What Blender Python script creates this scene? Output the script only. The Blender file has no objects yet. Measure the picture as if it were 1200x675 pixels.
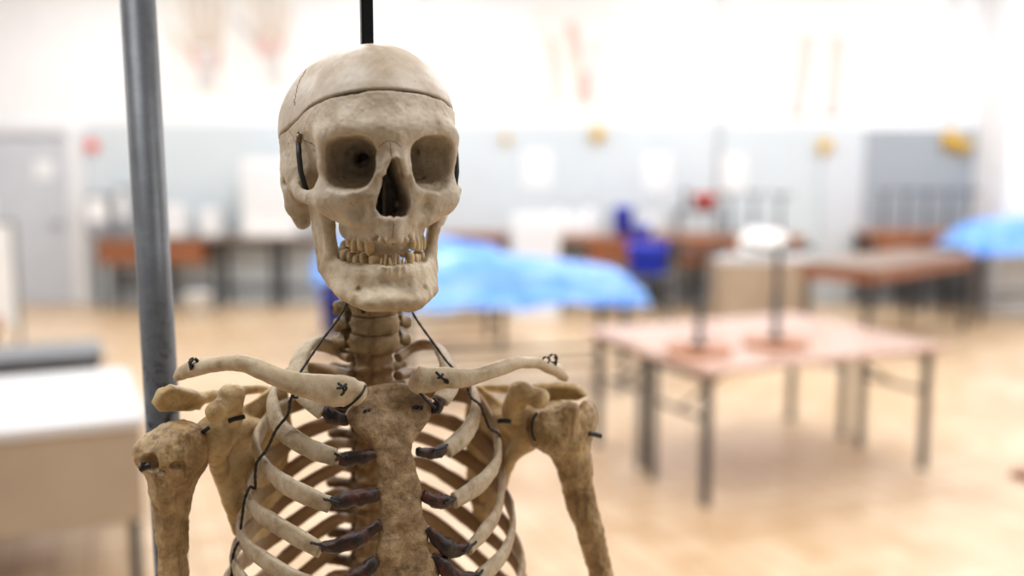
import bpy, bmesh, math, random
import numpy as np
from mathutils import Vector, Matrix, Euler
random.seed(7)
PI = math.pi
sc = bpy.context.scene
COL = sc.collection

# ------------------------------------------------------------------ camera
F = 1167.0
TH = math.atan(142.0 / F)
CT, ST = math.cos(TH), math.sin(TH)
CAMZ = 1.75
cam_d = bpy.data.cameras.new('camera')
cam_d.sensor_width = 36.0
cam_d.lens = 36.0 * F / 1200.0
cam_d.clip_start = 0.02
cam_d.dof.use_dof = True
cam_d.dof.focus_distance = 0.76
cam_d.dof.aperture_fstop = 2.1
cam = bpy.data.objects.new('camera', cam_d)
cam.location = (0, 0, CAMZ)
cam.rotation_euler = (PI / 2 - TH, 0, 0)
COL.objects.link(cam)
sc.camera = cam

def ray(u, v):
    xc, yc = (u - 600.0) / F, -(v - 337.5) / F
    return np.array([xc, CT + yc * ST, -ST + yc * CT])
def P(u, v, Y):                       # the point of a sight line at distance Y from the camera
    r = ray(u, v); p = r * (Y / r[1]); p[2] += CAMZ
    return p
def G(u, v, z=0.0):                   # where a sight line meets the level z
    r = ray(u, v); p = r * ((z - CAMZ) / r[2]); p[2] += CAMZ
    return p
# the skeleton's own frame: turned about its spine
PHI = math.radians(17.5)
X0, Y0 = -0.114, 0.83
cp, sp_ = math.cos(PHI), math.sin(PHI)
def Q(u, v, yl):                      # sight line meets the plane yl metres behind the spine, in the turned frame
    r = ray(u, v); a = r[0] / r[1]
    Y = (yl - X0 * sp_ + Y0 * cp) / (cp - a * sp_)
    return P(u, v, Y)
ROOT = np.array([X0, Y0, 0.0])
def L2W(x, y, z):
    return np.array([X0 + x * cp - y * sp_, Y0 + x * sp_ + y * cp, z])

# ------------------------------------------------------------------ materials
def new_mat(name):
    m = bpy.data.materials.new(name); m.use_nodes = True
    nt = m.node_tree; nt.nodes.clear()
    out = nt.nodes.new('ShaderNodeOutputMaterial'); b = nt.nodes.new('ShaderNodeBsdfPrincipled')
    nt.links.new(b.outputs[0], out.inputs[0])
    return m, nt, b
def rgb(c):
    def f(x):
        x /= 255.0
        return x / 12.92 if x <= 0.04045 else ((x + 0.055) / 1.055) ** 2.4
    return (f(c[0]), f(c[1]), f(c[2]), 1.0)
def noise_node(nt, scale, detail=5, rough=0.6, vec=None, dist=0.0):
    n = nt.nodes.new('ShaderNodeTexNoise'); n.inputs['Scale'].default_value = scale
    n.inputs['Detail'].default_value = detail; n.inputs['Roughness'].default_value = rough
    n.inputs['Distortion'].default_value = dist
    if vec is not None: nt.links.new(vec, n.inputs['Vector'])
    return n
def ramp(nt, src, stops):
    r = nt.nodes.new('ShaderNodeValToRGB'); e = r.color_ramp.elements
    while len(e) < len(stops): e.new(0.5)
    for el, (p, c) in zip(e, stops):
        el.position = p; el.color = c if len(c) == 4 else (*c, 1)
    nt.links.new(src, r.inputs[0]); return r
def mix(nt, fac, a, b, mode='MIX'):
    n = nt.nodes.new('ShaderNodeMix'); n.data_type = 'RGBA'; n.blend_type = mode
    for sock, val in ((n.inputs[0], fac), (n.inputs[6], a), (n.inputs[7], b)):
        if hasattr(val, 'is_linked'): nt.links.new(val, sock)
        else: sock.default_value = val
    return n.outputs[2]
BW = lambda p0, p1: [(p0, (0, 0, 0, 1)), (p1, (1, 1, 1, 1))]
WB = lambda p0, p1: [(p0, (1, 1, 1, 1)), (p1, (0, 0, 0, 1))]

def plain(name, col, rough=0.5, metal=0.0, var=0.12, scale=8.0, bump=0.0, spec=0.5):
    m, nt, b = new_mat(name)
    tc = nt.nodes.new('ShaderNodeTexCoord')
    n = noise_node(nt, scale, 4, 0.6, tc.outputs['Object'])
    c = rgb(col)
    lo = tuple(x * (1 - var) for x in c[:3]); hi = tuple(min(1, x * (1 + var)) for x in c[:3])
    r = ramp(nt, n.outputs[0], [(0.3, (*lo, 1)), (0.7, (*hi, 1))])
    nt.links.new(r.outputs[0], b.inputs['Base Color'])
    b.inputs['Roughness'].default_value = rough; b.inputs['Metallic'].default_value = metal
    b.inputs['Specular IOR Level'].default_value = spec
    if bump:
        bp = nt.nodes.new('ShaderNodeBump'); bp.inputs['Strength'].default_value = bump; bp.inputs['Distance'].default_value = 0.002
        nt.links.new(n.outputs[0], bp.inputs['Height']); nt.links.new(bp.outputs[0], b.inputs['Normal'])
    return m

def bone(name, light, mid, dark, stain=0.3, stain_col=(60, 38, 18), speck=0.5, scale=1.0, rough=0.46, streak=None, bump=0.25, back=False):
    m, nt, b = new_mat(name)
    tc = nt.nodes.new('ShaderNodeTexCoord'); vec = tc.outputs['Object']
    n1 = noise_node(nt, 28 * scale, 6, 0.65, vec, 0.4)
    base = ramp(nt, n1.outputs[0], [(0.30, rgb(dark)), (0.48, rgb(mid)), (0.66, rgb(light))]).outputs[0]
    n2 = noise_node(nt, 60 * scale, 8, 0.75, vec, 0.8)
    st = ramp(nt, n2.outputs[0], BW(0.52, 0.72))
    mul = nt.nodes.new('ShaderNodeMath'); mul.operation = 'MULTIPLY'; mul.inputs[1].default_value = stain
    nt.links.new(st.outputs[0], mul.inputs[0])
    base = mix(nt, mul.outputs[0], base, rgb(stain_col))
    if streak:
        mp = nt.nodes.new('ShaderNodeMapping'); mp.inputs['Scale'].default_value = streak
        nt.links.new(vec, mp.inputs[0])
        n4 = noise_node(nt, 1.0, 7, 0.7, mp.outputs[0], 0.3)
        s4 = ramp(nt, n4.outputs[0], BW(0.50, 0.68))
        m4 = nt.nodes.new('ShaderNodeMath'); m4.operation = 'MULTIPLY'; m4.inputs[1].default_value = 0.75
        nt.links.new(s4.outputs[0], m4.inputs[0])
        base = mix(nt, m4.outputs[0], base, rgb((88, 58, 26)))
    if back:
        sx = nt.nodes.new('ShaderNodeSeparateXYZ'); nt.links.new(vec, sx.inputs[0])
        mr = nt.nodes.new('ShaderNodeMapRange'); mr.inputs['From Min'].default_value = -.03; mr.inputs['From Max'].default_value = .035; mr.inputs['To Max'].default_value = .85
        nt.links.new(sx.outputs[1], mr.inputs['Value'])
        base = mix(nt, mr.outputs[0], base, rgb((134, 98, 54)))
    # fine pores
    n3 = noise_node(nt, 420, 3, 0.6, vec)
    sp = ramp(nt, n3.outputs[0], WB(0.27, 0.36))
    n3b = noise_node(nt, 30, 3, 0.6, vec)
    gate = ramp(nt, n3b.outputs[0], BW(0.40, 0.60))
    mg = nt.nodes.new('ShaderNodeMath'); mg.operation = 'MULTIPLY'
    nt.links.new(sp.outputs[0], mg.inputs[0]); nt.links.new(gate.outputs[0], mg.inputs[1])
    mg2 = nt.nodes.new('ShaderNodeMath'); mg2.operation = 'MULTIPLY'; mg2.inputs[1].default_value = speck
    nt.links.new(mg.outputs[0], mg2.inputs[0])
    base = mix(nt, mg2.outputs[0], base, rgb((50, 36, 24)))
    # browner in the hollows, by pointiness
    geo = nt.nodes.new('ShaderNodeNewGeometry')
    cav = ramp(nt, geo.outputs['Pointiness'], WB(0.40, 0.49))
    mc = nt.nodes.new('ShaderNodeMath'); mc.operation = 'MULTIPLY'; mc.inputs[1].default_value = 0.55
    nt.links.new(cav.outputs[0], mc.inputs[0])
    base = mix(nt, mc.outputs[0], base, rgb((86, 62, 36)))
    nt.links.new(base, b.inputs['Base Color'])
    b.inputs['Roughness'].default_value = rough
    b.inputs['Specular IOR Level'].default_value = 0.55
    nb = noise_node(nt, 260, 6, 0.7, vec)
    bp = nt.nodes.new('ShaderNodeBump'); bp.inputs['Strength'].default_value = bump; bp.inputs['Distance'].default_value = 0.0012
    nt.links.new(nb.outputs[0], bp.inputs['Height']); nt.links.new(bp.outputs[0], b.inputs['Normal'])
    return m

M = {}
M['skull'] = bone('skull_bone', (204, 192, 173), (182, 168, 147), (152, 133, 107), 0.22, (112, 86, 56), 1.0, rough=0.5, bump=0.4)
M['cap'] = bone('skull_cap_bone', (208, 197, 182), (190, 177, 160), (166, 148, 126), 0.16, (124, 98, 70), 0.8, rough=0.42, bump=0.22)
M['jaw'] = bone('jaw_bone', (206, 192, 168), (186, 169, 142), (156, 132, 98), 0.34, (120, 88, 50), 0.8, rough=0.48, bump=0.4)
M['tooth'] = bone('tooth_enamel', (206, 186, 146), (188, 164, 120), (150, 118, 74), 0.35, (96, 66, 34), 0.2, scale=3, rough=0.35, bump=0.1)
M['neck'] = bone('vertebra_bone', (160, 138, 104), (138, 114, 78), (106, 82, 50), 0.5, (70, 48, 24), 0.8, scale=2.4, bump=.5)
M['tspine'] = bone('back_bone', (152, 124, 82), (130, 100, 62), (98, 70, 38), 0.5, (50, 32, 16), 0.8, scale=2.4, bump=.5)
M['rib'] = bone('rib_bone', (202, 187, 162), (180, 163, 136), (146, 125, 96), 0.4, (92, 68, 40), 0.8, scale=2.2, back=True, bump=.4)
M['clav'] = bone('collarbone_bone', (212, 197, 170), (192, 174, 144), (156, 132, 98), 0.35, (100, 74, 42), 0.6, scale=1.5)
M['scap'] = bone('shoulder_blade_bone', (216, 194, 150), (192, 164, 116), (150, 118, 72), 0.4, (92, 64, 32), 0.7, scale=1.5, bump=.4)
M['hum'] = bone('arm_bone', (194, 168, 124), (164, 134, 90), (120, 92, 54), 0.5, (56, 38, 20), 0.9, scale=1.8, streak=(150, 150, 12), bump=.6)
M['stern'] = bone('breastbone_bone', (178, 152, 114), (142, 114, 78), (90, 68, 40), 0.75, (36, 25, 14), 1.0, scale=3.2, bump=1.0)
def cartilage():
    m, nt, b = new_mat('dried_cartilage')
    tc = nt.nodes.new('ShaderNodeTexCoord')
    n = noise_node(nt, 70, 7, 0.7, tc.outputs['Object'], 0.6)
    r = ramp(nt, n.outputs[0], [(0.36, rgb((18, 12, 10))), (0.50, rgb((40, 22, 15))), (0.60, rgb((74, 28, 19))), (0.74, rgb((84, 60, 42)))])
    nt.links.new(r.outputs[0], b.inputs['Base Color']); b.inputs['Roughness'].default_value = 0.38
    bp = nt.nodes.new('ShaderNodeBump'); bp.inputs['Strength'].default_value = 0.8; bp.inputs['Distance'].default_value = 0.002
    nt.links.new(n.outputs[0], bp.inputs['Height']); nt.links.new(bp.outputs[0], b.inputs['Normal'])
    return m
M['cart'] = cartilage()
M['wire'] = plain('black_wire_and_lines', (16, 15, 15), 0.5)
M['black'] = plain('black_steel', (20, 20, 22), 0.4, 0.3)
M['brass'] = plain('dull_brass', (140, 120, 90), 0.35, 0.9)
M['disc'] = plain('disc_felt', (126, 98, 64), 0.8, 0, 0.3, 200)

# ------------------------------------------------------------------ distance-field modelling
class Field:
    def __init__(s, lo, hi, h):
        s.h = h; s.lo = np.array(lo, float); s.hi = np.array(hi, float)
        s.n = np.ceil((s.hi - s.lo) / h).astype(int) + 1
        s.ax = [(s.lo[i] + h * np.arange(s.n[i])).astype(np.float32) for i in range(3)]
        s.d = np.full(tuple(s.n), 50.0 * h, np.float32)
    def _sub(s, prim, k):
        m = k + 4 * s.h
        sl = []
        for i in range(3):
            a = int(np.clip(math.floor((prim.lo[i] - m - s.lo[i]) / s.h), 0, s.n[i] - 1))
            b = int(np.clip(math.ceil((prim.hi[i] + m - s.lo[i]) / s.h) + 1, a + 1, s.n[i]))
            sl.append(slice(a, b))
        X = s.ax[0][sl[0]][:, None, None]; Y = s.ax[1][sl[1]][None, :, None]; Z = s.ax[2][sl[2]][None, None, :]
        return tuple(sl), prim.fn(X, Y, Z)
    def add(s, prim, k=0.0):
        sl, b = s._sub(prim, k); a = s.d[sl]; r = np.minimum(a, b)
        if k > 0:
            h = np.maximum(k - np.abs(a - b), 0); r = r - h * h / (4 * k)
        s.d[sl] = r; return s
    def cut(s, prim, k=0.0):
        sl, b = s._sub(prim, k); a = s.d[sl]; r = np.maximum(a, -b)
        if k > 0:
            h = np.maximum(k - np.abs(a + b), 0); r = r + h * h / (4 * k)
        s.d[sl] = r; return s
class Prim: pass
def mk(fn, lo, hi):
    p = Prim(); p.fn = fn; p.lo = np.array(lo, float); p.hi = np.array(hi, float); return p
def ell(c, r, rot=None):
    c = np.array(c, float); r = np.array(r, float) if np.ndim(r) else np.array([r] * 3, float)
    R = np.array(Euler([math.radians(a) for a in rot]).to_matrix()) if rot else None
    def fn(X, Y, Z):
        x, y, z = X - c[0], Y - c[1], Z - c[2]
        if R is not None:
            x, y, z = (R[0, 0] * x + R[1, 0] * y + R[2, 0] * z, R[0, 1] * x + R[1, 1] * y + R[2, 1] * z, R[0, 2] * x + R[1, 2] * y + R[2, 2] * z)
        k0 = np.sqrt((x / r[0]) ** 2 + (y / r[1]) ** 2 + (z / r[2]) ** 2)
        k1 = np.sqrt((x / r[0] ** 2) ** 2 + (y / r[1] ** 2) ** 2 + (z / r[2] ** 2) ** 2)
        return k0 * (k0 - 1) / np.maximum(k1, 1e-9)
    e = np.array([max(r)] * 3) if rot else r
    return mk(fn, c - e, c + e)
def cone(a, b, ra, rb=None, sc=(1, 1, 1)):
    rb = ra if rb is None else rb
    a = np.array(a, float); b = np.array(b, float); s = np.array(sc, float)
    A = a / s; B = b / s; D = B - A; dd = max(float(D @ D), 1e-12); ms = float(min(s))
    def fn(X, Y, Z):
        x, y, z = X / s[0] - A[0], Y / s[1] - A[1], Z / s[2] - A[2]
        t = np.clip((x * D[0] + y * D[1] + z * D[2]) / dd, 0, 1)
        return (np.sqrt((x - t * D[0]) ** 2 + (y - t * D[1]) ** 2 + (z - t * D[2]) ** 2) - (ra + (rb - ra) * t)) * ms
    R = max(ra, rb) * s
    return mk(fn, np.minimum(a, b) - R, np.maximum(a, b) + R)
def chain(pts, radii, sc=(1, 1, 1)):
    cs = [cone(pts[i], pts[i + 1], radii[i], radii[i + 1], sc) for i in range(len(pts) - 1)]
    def fn(X, Y, Z):
        d = cs[0].fn(X, Y, Z)
        for c in cs[1:]: d = np.minimum(d, c.fn(X, Y, Z))
        return d
    return mk(fn, np.min([c.lo for c in cs], 0), np.max([c.hi for c in cs], 0))
def rbox(c, h, r, rot=(0, 0, 0)):
    c = np.array(c, float); h = np.array(h, float) - r
    R = np.array(Euler([math.radians(a) for a in rot]).to_matrix())
    def fn(X, Y, Z):
        x, y, z = X - c[0], Y - c[1], Z - c[2]
        x, y, z = (R[0, 0] * x + R[1, 0] * y + R[2, 0] * z, R[0, 1] * x + R[1, 1] * y + R[2, 1] * z, R[0, 2] * x + R[1, 2] * y + R[2, 2] * z)
        qx, qy, qz = np.abs(x) - h[0], np.abs(y) - h[1], np.abs(z) - h[2]
        return np.sqrt(np.maximum(qx, 0) ** 2 + np.maximum(qy, 0) ** 2 + np.maximum(qz, 0) ** 2) + np.minimum(np.maximum(np.maximum(qx, qy), qz), 0) - r
    e = np.array([np.linalg.norm(h) + r] * 3)
    return mk(fn, c - e, c + e)
def poly2d(poly, x, y):
    d = None; s = None; n = len(poly)
    for i in range(n):
        a = poly[i]; b = poly[i - 1]
        ex, ey = b[0] - a[0], b[1] - a[1]; wx, wy = x - a[0], y - a[1]
        t = np.clip((wx * ex + wy * ey) / (ex * ex + ey * ey), 0, 1)
        dd = (wx - ex * t) ** 2 + (wy - ey * t) ** 2
        d = dd if d is None else np.minimum(d, dd)
        c1 = y >= a[1]; c2 = y < b[1]; c3 = ex * wy > ey * wx
        flip = (c1 & c2 & c3) | (~c1 & ~c2 & ~c3)
        s = np.where(flip, -1, 1) if s is None else np.where(flip, -s, s)
    return s * np.sqrt(d)
def plate(pts, t, r):                 # a flat rounded plate through 3-D points (best plane)
    pts = np.array(pts, float); c = pts.mean(0)
    U, S, V = np.linalg.svd(pts - c); ex, ey, en = V[0], V[1], V[2]
    pl = [((p - c) @ ex, (p - c) @ ey) for p in pts]
    def fn(X, Y, Z):
        x, y, z = X - c[0], Y - c[1], Z - c[2]
        px = x * ex[0] + y * ex[1] + z * ex[2]; py = x * ey[0] + y * ey[1] + z * ey[2]; pn = x * en[0] + y * en[1] + z * en[2]
        d2 = poly2d(pl, px, py) + r
        w = np.abs(pn) - t + r
        return np.sqrt(np.maximum(d2, 0) ** 2 + np.maximum(w, 0) ** 2) + np.minimum(np.maximum(d2, w), 0) - r
    return mk(fn, pts.min(0) - t - .004, pts.max(0) + t + .004)

def surface_net(d, lo, h):
    ins = d < 0
    nx, ny, nz = d.shape
    cs = [(i, j, k) for i in (0, 1) for j in (0, 1) for k in (0, 1)]
    view = lambda a, c: a[c[0]:nx - 1 + c[0], c[1]:ny - 1 + c[1], c[2]:nz - 1 + c[2]]
    cnt = np.zeros((nx - 1, ny - 1, nz - 1), np.uint8)
    for c in cs: cnt += view(ins, c)
    act = (cnt > 0) & (cnt < 8)
    I = np.argwhere(act)
    idx = np.full(act.shape, -1, np.int64); idx[act] = np.arange(len(I))
    val = {c: d[I[:, 0] + c[0], I[:, 1] + c[1], I[:, 2] + c[2]] for c in cs}
    pos = np.zeros((len(I), 3)); num = np.zeros(len(I))
    for a in cs:
        for ax in range(3):
            if a[ax]: continue
            b = list(a); b[ax] = 1; b = tuple(b)
            va, vb = val[a], val[b]; cr = (va < 0) != (vb < 0)
            t = np.where(cr, va / np.where(cr, va - vb, 1), 0)
            p = np.array(a, float)[None, :].repeat(len(I), 0); p[:, ax] += t
            pos += p * cr[:, None]; num += cr
    V = (pos / num[:, None] + I) * h + np.array(lo)
    faces = []
    for ax in range(3):
        o1, o2 = (ax + 1) % 3, (ax + 2) % 3
        s0 = [slice(None)] * 3; s1 = [slice(None)] * 3
        s0[ax] = slice(0, -1); s1[ax] = slice(1, None)
        A, B = ins[tuple(s0)], ins[tuple(s1)]
        E = np.argwhere(A != B)
        E = E[(E[:, o1] >= 1) & (E[:, o2] >= 1) & (E[:, o1] < d.shape[o1] - 1) & (E[:, o2] < d.shape[o2] - 1)]
        inside = A[E[:, 0], E[:, 1], E[:, 2]]
        def cell(a, b):
            q = E.copy(); q[:, o1] += a; q[:, o2] += b
            return idx[q[:, 0], q[:, 1], q[:, 2]]
        f = np.stack([cell(-1, -1), cell(0, -1), cell(0, 0), cell(-1, 0)], 1)
        f[~inside] = f[~inside][:, ::-1]
        faces.append(f)
    return V, np.concatenate(faces)

_lat = np.random.RandomState(3).rand(32, 32, 32).astype(np.float32)
def vnoise(p):
    i = np.floor(p).astype(int); f = p - i; f = f * f * (3 - 2 * f); r = 0
    for a in (0, 1):
        for b in (0, 1):
            for c in (0, 1):
                w = (f[:, 0] if a else 1 - f[:, 0]) * (f[:, 1] if b else 1 - f[:, 1]) * (f[:, 2] if c else 1 - f[:, 2])
                r = r + w * _lat[(i[:, 0] + a) % 32, (i[:, 1] + b) % 32, (i[:, 2] + c) % 32]
    return r * 2 - 1

def mesh_np(name, V, Fq, noise=(), smooth=True):
    V = np.asarray(V, float); Fq = np.asarray(Fq)
    a, b, c = V[Fq[:, 0]], V[Fq[:, 1]], V[Fq[:, 2]]
    vol = np.einsum('ij,ij->', a, np.cross(b, c))
    if Fq.shape[1] == 4: vol += np.einsum('ij,ij->', a, np.cross(c, V[Fq[:, 3]]))
    if vol < 0: Fq = Fq[:, ::-1]
    def build(W):
        me = bpy.data.meshes.new(name)
        me.vertices.add(len(W)); me.vertices.foreach_set('co', W.astype(np.float32).ravel())
        n = Fq.shape[1]
        me.loops.add(Fq.size); me.loops.foreach_set('vertex_index', Fq.astype(np.int32).ravel())
        me.polygons.add(len(Fq)); me.polygons.foreach_set('loop_start', np.arange(0, Fq.size, n, dtype=np.int32))
        me.polygons.foreach_set('use_smooth', np.full(len(Fq), smooth))
        me.update(calc_edges=True); me.validate()
        return me
    me = build(V)
    if noise:
        N = np.empty(len(V) * 3, np.float32); me.vertices.foreach_get('normal', N); N = N.reshape(-1, 3)
        W = V.copy()
        for sc_, amp in noise: W += N * (amp * vnoise(V * sc_ + 7.3))[:, None]
        bpy.data.meshes.remove(me); me = build(W)
    return me

def link(name, me, mat, parent=None, loc=None):
    o = bpy.data.objects.new(name, me); COL.objects.link(o)
    if mat is not None: me.materials.clear(); me.materials.append(mat)
    if parent is not None: o.parent = parent
    if loc is not None: o.location = loc
    return o
def empty(name, loc, rz=0.0):
    o = bpy.data.objects.new(name, None); COL.objects.link(o); o.location = loc; o.rotation_euler = (0, 0, rz)
    o.empty_display_size = 0.1
    return o
def tag(o, label=None, cat=None, group=None, kind=None):
    if label: o['label'] = label
    if cat: o['category'] = cat
    if group: o['group'] = group
    if kind: o['kind'] = kind
    return o

# ------------------------------------------------------------------ lofted shapes
def catmull(pts, n):
    pts = np.array(pts, float); m = len(pts); out = []
    ext = np.vstack([2 * pts[0] - pts[1], pts, 2 * pts[-1] - pts[-2]])
    for i in range(m - 1):
        p0, p1, p2, p3 = ext[i:i + 4]
        for t in np.linspace(0, 1, n, endpoint=False):
            out.append(0.5 * ((2 * p1) + (-p0 + p2) * t + (2 * p0 - 5 * p1 + 4 * p2 - p3) * t * t + (-p0 + 3 * p1 - 3 * p2 + p3) * t ** 3))
    out.append(pts[-1]); return np.array(out)
def loft(rings, caps=True):           # list of (n,3) rings -> verts, quads (caps closed by a collapsed ring)
    R = [np.asarray(r) for r in rings]
    if caps:
        c0, c1 = R[0].mean(0), R[-1].mean(0)
        R = [c0 + (R[0] - c0) * 0.02, c0 + (R[0] - c0) * 0.7] + R + [c1 + (R[-1] - c1) * 0.7, c1 + (R[-1] - c1) * 0.02]
    n = len(R[0]); V = np.vstack(R); i = np.arange(n); j = (i + 1) % n; f = []
    for k in range(len(R) - 1):
        a = k * n; b = a + n
        f.append(np.stack([a + i, a + j, b + j, b + i], 1))
    return V, np.concatenate(f)
def sweep(pts, ra, rb, up, n=14, p=2.0, twist=None):
    # elliptical tube: ra along the "up" direction, rb across; up: function(point, tangent) or vector
    pts = np.array(pts); T = np.gradient(pts, axis=0); T /= np.linalg.norm(T, axis=1)[:, None]
    rings = []; a = np.linspace(0, 2 * PI, n, endpoint=False)
    ca = np.sign(np.cos(a)) * np.abs(np.cos(a)) ** (2 / p); sa = np.sign(np.sin(a)) * np.abs(np.sin(a)) ** (2 / p)
    for i, (q, t) in enumerate(zip(pts, T)):
        u = np.array(up(q, t) if callable(up) else up, float)
        u = u - t * (u @ t); u /= max(np.linalg.norm(u), 1e-9); w = np.cross(t, u)
        A = ra[i] if np.ndim(ra) else ra; B = rb[i] if np.ndim(rb) else rb
        rings.append(q + np.outer(ca * A, u) + np.outer(sa * B, w))
    return loft(rings)
def resamp(vals, m):
    return np.interp(np.linspace(0, 1, m), np.linspace(0, 1, len(vals)), vals)
def tube(pts, r, n=8):
    pts = np.array(pts, float)
    if len(pts) == 2: pts = np.array([pts[0], pts[0] * .5 + pts[1] * .5, pts[1]])
    return sweep(pts, r, r, lambda q, t: (0.31, 0.2, 0.93) if abs(t[2]) < 0.9 else (1, 0.1, 0.05), n)
def join(parts):
    V = []; Fs = []; o = 0
    for v, f in parts:
        V.append(v); Fs.append(f + o); o += len(v)
    return np.vstack(V), np.concatenate(Fs)
def box_vf(c, h, rot=0.0):
    c = np.array(c, float); h = np.array(h, float)
    V = np.array([[sx, sy, sz] for sx in (-1, 1) for sy in (-1, 1) for sz in (-1, 1)], float) * h
    if rot:
        V = V @ np.array([[math.cos(rot), math.sin(rot), 0], [-math.sin(rot), math.cos(rot), 0], [0, 0, 1]])
    f = np.array([[0, 1, 3, 2], [4, 6, 7, 5], [0, 4, 5, 1], [2, 3, 7, 6], [0, 2, 6, 4], [1, 5, 7, 3]])
    return V + c, f
def boxes(name, lst, mat, parent=None, bev=0.004):
    V, f = join([box_vf(*b) for b in lst])
    me = mesh_np(name, V, f, smooth=False)
    if bev:
        bm = bmesh.new(); bm.from_mesh(me)
        bmesh.ops.bevel(bm, geom=bm.edges[:], offset=bev, segments=2, affect='EDGES', clamp_overlap=True)
        bm.to_mesh(me); bm.free()
    return link(name, me, mat, parent)
def lathe(prof, n=32, c=(0, 0, 0)):
    a = np.linspace(0, 2 * PI, n, endpoint=False); rings = []
    for r, z in prof: rings.append(np.stack([r * np.cos(a) + c[0], r * np.sin(a) + c[1], np.full(n, z) + c[2]], 1))
    return loft(rings, caps=False)
def vf(name, V_F, mat, parent=None, noise=(), smooth=True):
    return link(name, mesh_np(name, V_F[0], V_F[1], noise, smooth), mat, parent)

# ================================================================== THE SKELETON
skel = empty('skeleton', tuple(ROOT))
tag(skel, 'old human skeleton hanging by its skull from a black rod in the foreground', 'skeleton')

# ------------------------------------------------------------------ skull (millimetres; face towards -y, z=0 at the lower orbit rims)
HS = 1.0
def half_grid(lo, hi): return Field((0.0, lo[0], lo[1]), (hi[0], hi[1], hi[2]), HS)
def mirrored(fl):
    d = np.concatenate([fl.d[:0:-1], fl.d], 0)
    lo = fl.lo.copy(); lo[0] = -fl.h * (fl.n[0] - 1)
    return surface_net(d, lo, fl.h)

def cranium_vault(f):
    f.add(ell((0, 26, 43), (71, 70, 65)))
    f.add(ell((0, -20, 46), (58, 67, 61)), 16)
    f.add(ell((0, 46, 32), (58, 50, 48)), 18)
    f.add(ell((0, -40, 40), (54, 46, 48)), 12)
CUT_N = np.array([0.0, 0.30, 1.0]); CUT_N /= np.linalg.norm(CUT_N)
CUT_P = np.array([0.0, -85.0, 68.0])
def cut_plane(off, sign):
    def fn(X, Y, Z): return sign * ((Y - CUT_P[1]) * CUT_N[1] + (Z - CUT_P[2]) * CUT_N[2] - off) + 0 * X
    return mk(fn, (-200,) * 3, (200,) * 3)

f = Field((0, -100, 0), (80, 106, 122), HS)
cranium_vault(f)
f.cut(cut_plane(1.1, 1), 1.6)
capV, capF = mirrored(f)

f = Field((0, -106, -56), (80, 106, 86), HS)
cranium_vault(f)
f.cut(ell((0, 20, -52), (90, 90, 44)), 10)                       # the flat skull base
# temple hollow behind the orbit
f.cut(ell((72, -46, 14), (19, 24, 30)), 16)
f.add(ell((55, 10, 8), (15.5, 32, 24)), 12)                      # temporal bone
f.add(chain([(56, 10, 0), (57, 9, -16), (55, 7, -30)], [13, 11.5, 6.0]), 6)   # mastoid
f.add(ell((0, 2, 2), (40, 40, 14)), 14)
f.add(ell((0, -48, -2), (27, 26, 26)), 10)                       # sphenoid and inner face
f.add(chain([(46, -64, 20), (36, -50, 18), (26, -40, 16)], [4.5, 5, 8], (1, 1, 3.2)), 6)   # outer wall of the orbit
# brow
f.add(chain([(3, -83, 37), (18, -83, 39), (33, -78, 41), (44, -69, 35)], [7, 6, 5, 5]), 16)
f.add(chain([(43, -68, 35), (45.6, -63, 22), (45.2, -60, 10), (44.5, -61, -2)], [5.0, 4.2, 4.6, 7]), 6)
f.add(ell((42.5, -62, -8), (12.5, 12, 10.5)), 8)                       # cheek bone
f.add(ell((40, -65, -14), (10, 9, 8)), 8)
f.add(chain([(16, -80, -2), (27, -77, -7.5), (38, -70, -7)], [5, 5.5, 6]), 7)
f.add(chain([(9, -84, 27), (11.5, -86, 14), (15.5, -83, 0), (20, -80, -14)], [4.6, 4.8, 5.2, 7]), 6)  # frontal process
f.add(chain([(3.5, -85, 32), (4.5, -88.5, 25), (5.5, -91.5, 18), (8.0, -90, 10)], [5.0, 4.4, 3.2, 2.6]), 4)
f.add(chain([(0, -85, 32), (0, -90, 25), (0, -94, 20)], [4.5, 3.6, 2.6]), 3)
f.add(ell((0, -72, -16), (24, 18, 24)), 8)
f.add(ell((24, -68, -15), (13, 14, 17)), 8)
f.add(ell((32, -62, -17), (11, 10, 9)), 8)
f.add(chain([(0, -84, -24), (0, -86, -34)], [8, 6]), 6)
arch = lambda x, off=0: -86 + off + 0.050 * x * x
f.add(chain([(x, arch(x, 3), -31) for x in (0, 6, 12, 17, 21, 24, 26, 27.5)], [5.2] * 8, (1, 1, 1.7)), 5)
f.add(chain([(x, arch(x, 4.5), -34.5) for x in (0, 6, 12, 17, 21, 24, 26, 27.5)], [4.6] * 8, (1, 1, 1.2)), 3)
for x in (4, 9.5, 15, 19.5, 22.8, 25.2, 27.0):                   # root ridges
    L = 20 if x == 15 else 12
    f.add(cone((x, arch(x, -2.4), -39), (x * .93, arch(x, 1.6), -39 + L), 2.5, 1.3), 1.4)
for x in (4.2, 11):
    f.cut(ell((x, arch(x, 1.5), -40), (2.6, 3.0, 3.5)), 1.5)      # empty sockets
f.cut(ell((11, arch(11, -2.5), -39), (3.2, 2.0, 4)), 1.5)
f.cut(ell((26, -85, -18), (7, 7, 9)), 7)                          # hollow beside the canine root
# zygomatic arch
f.add(chain([(47, -58, -8), (56, -47, -9), (61.5, -33, -6), (62.5, -18, -2), (60, -4, 2)], [6, 4.6, 3.6, 3.4, 4.4], (0.8, 1, 1.35)), 5)
f.add(ell((17, -40, -20), (5, 10, 14)), 5)                        # pterygoid plates
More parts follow.
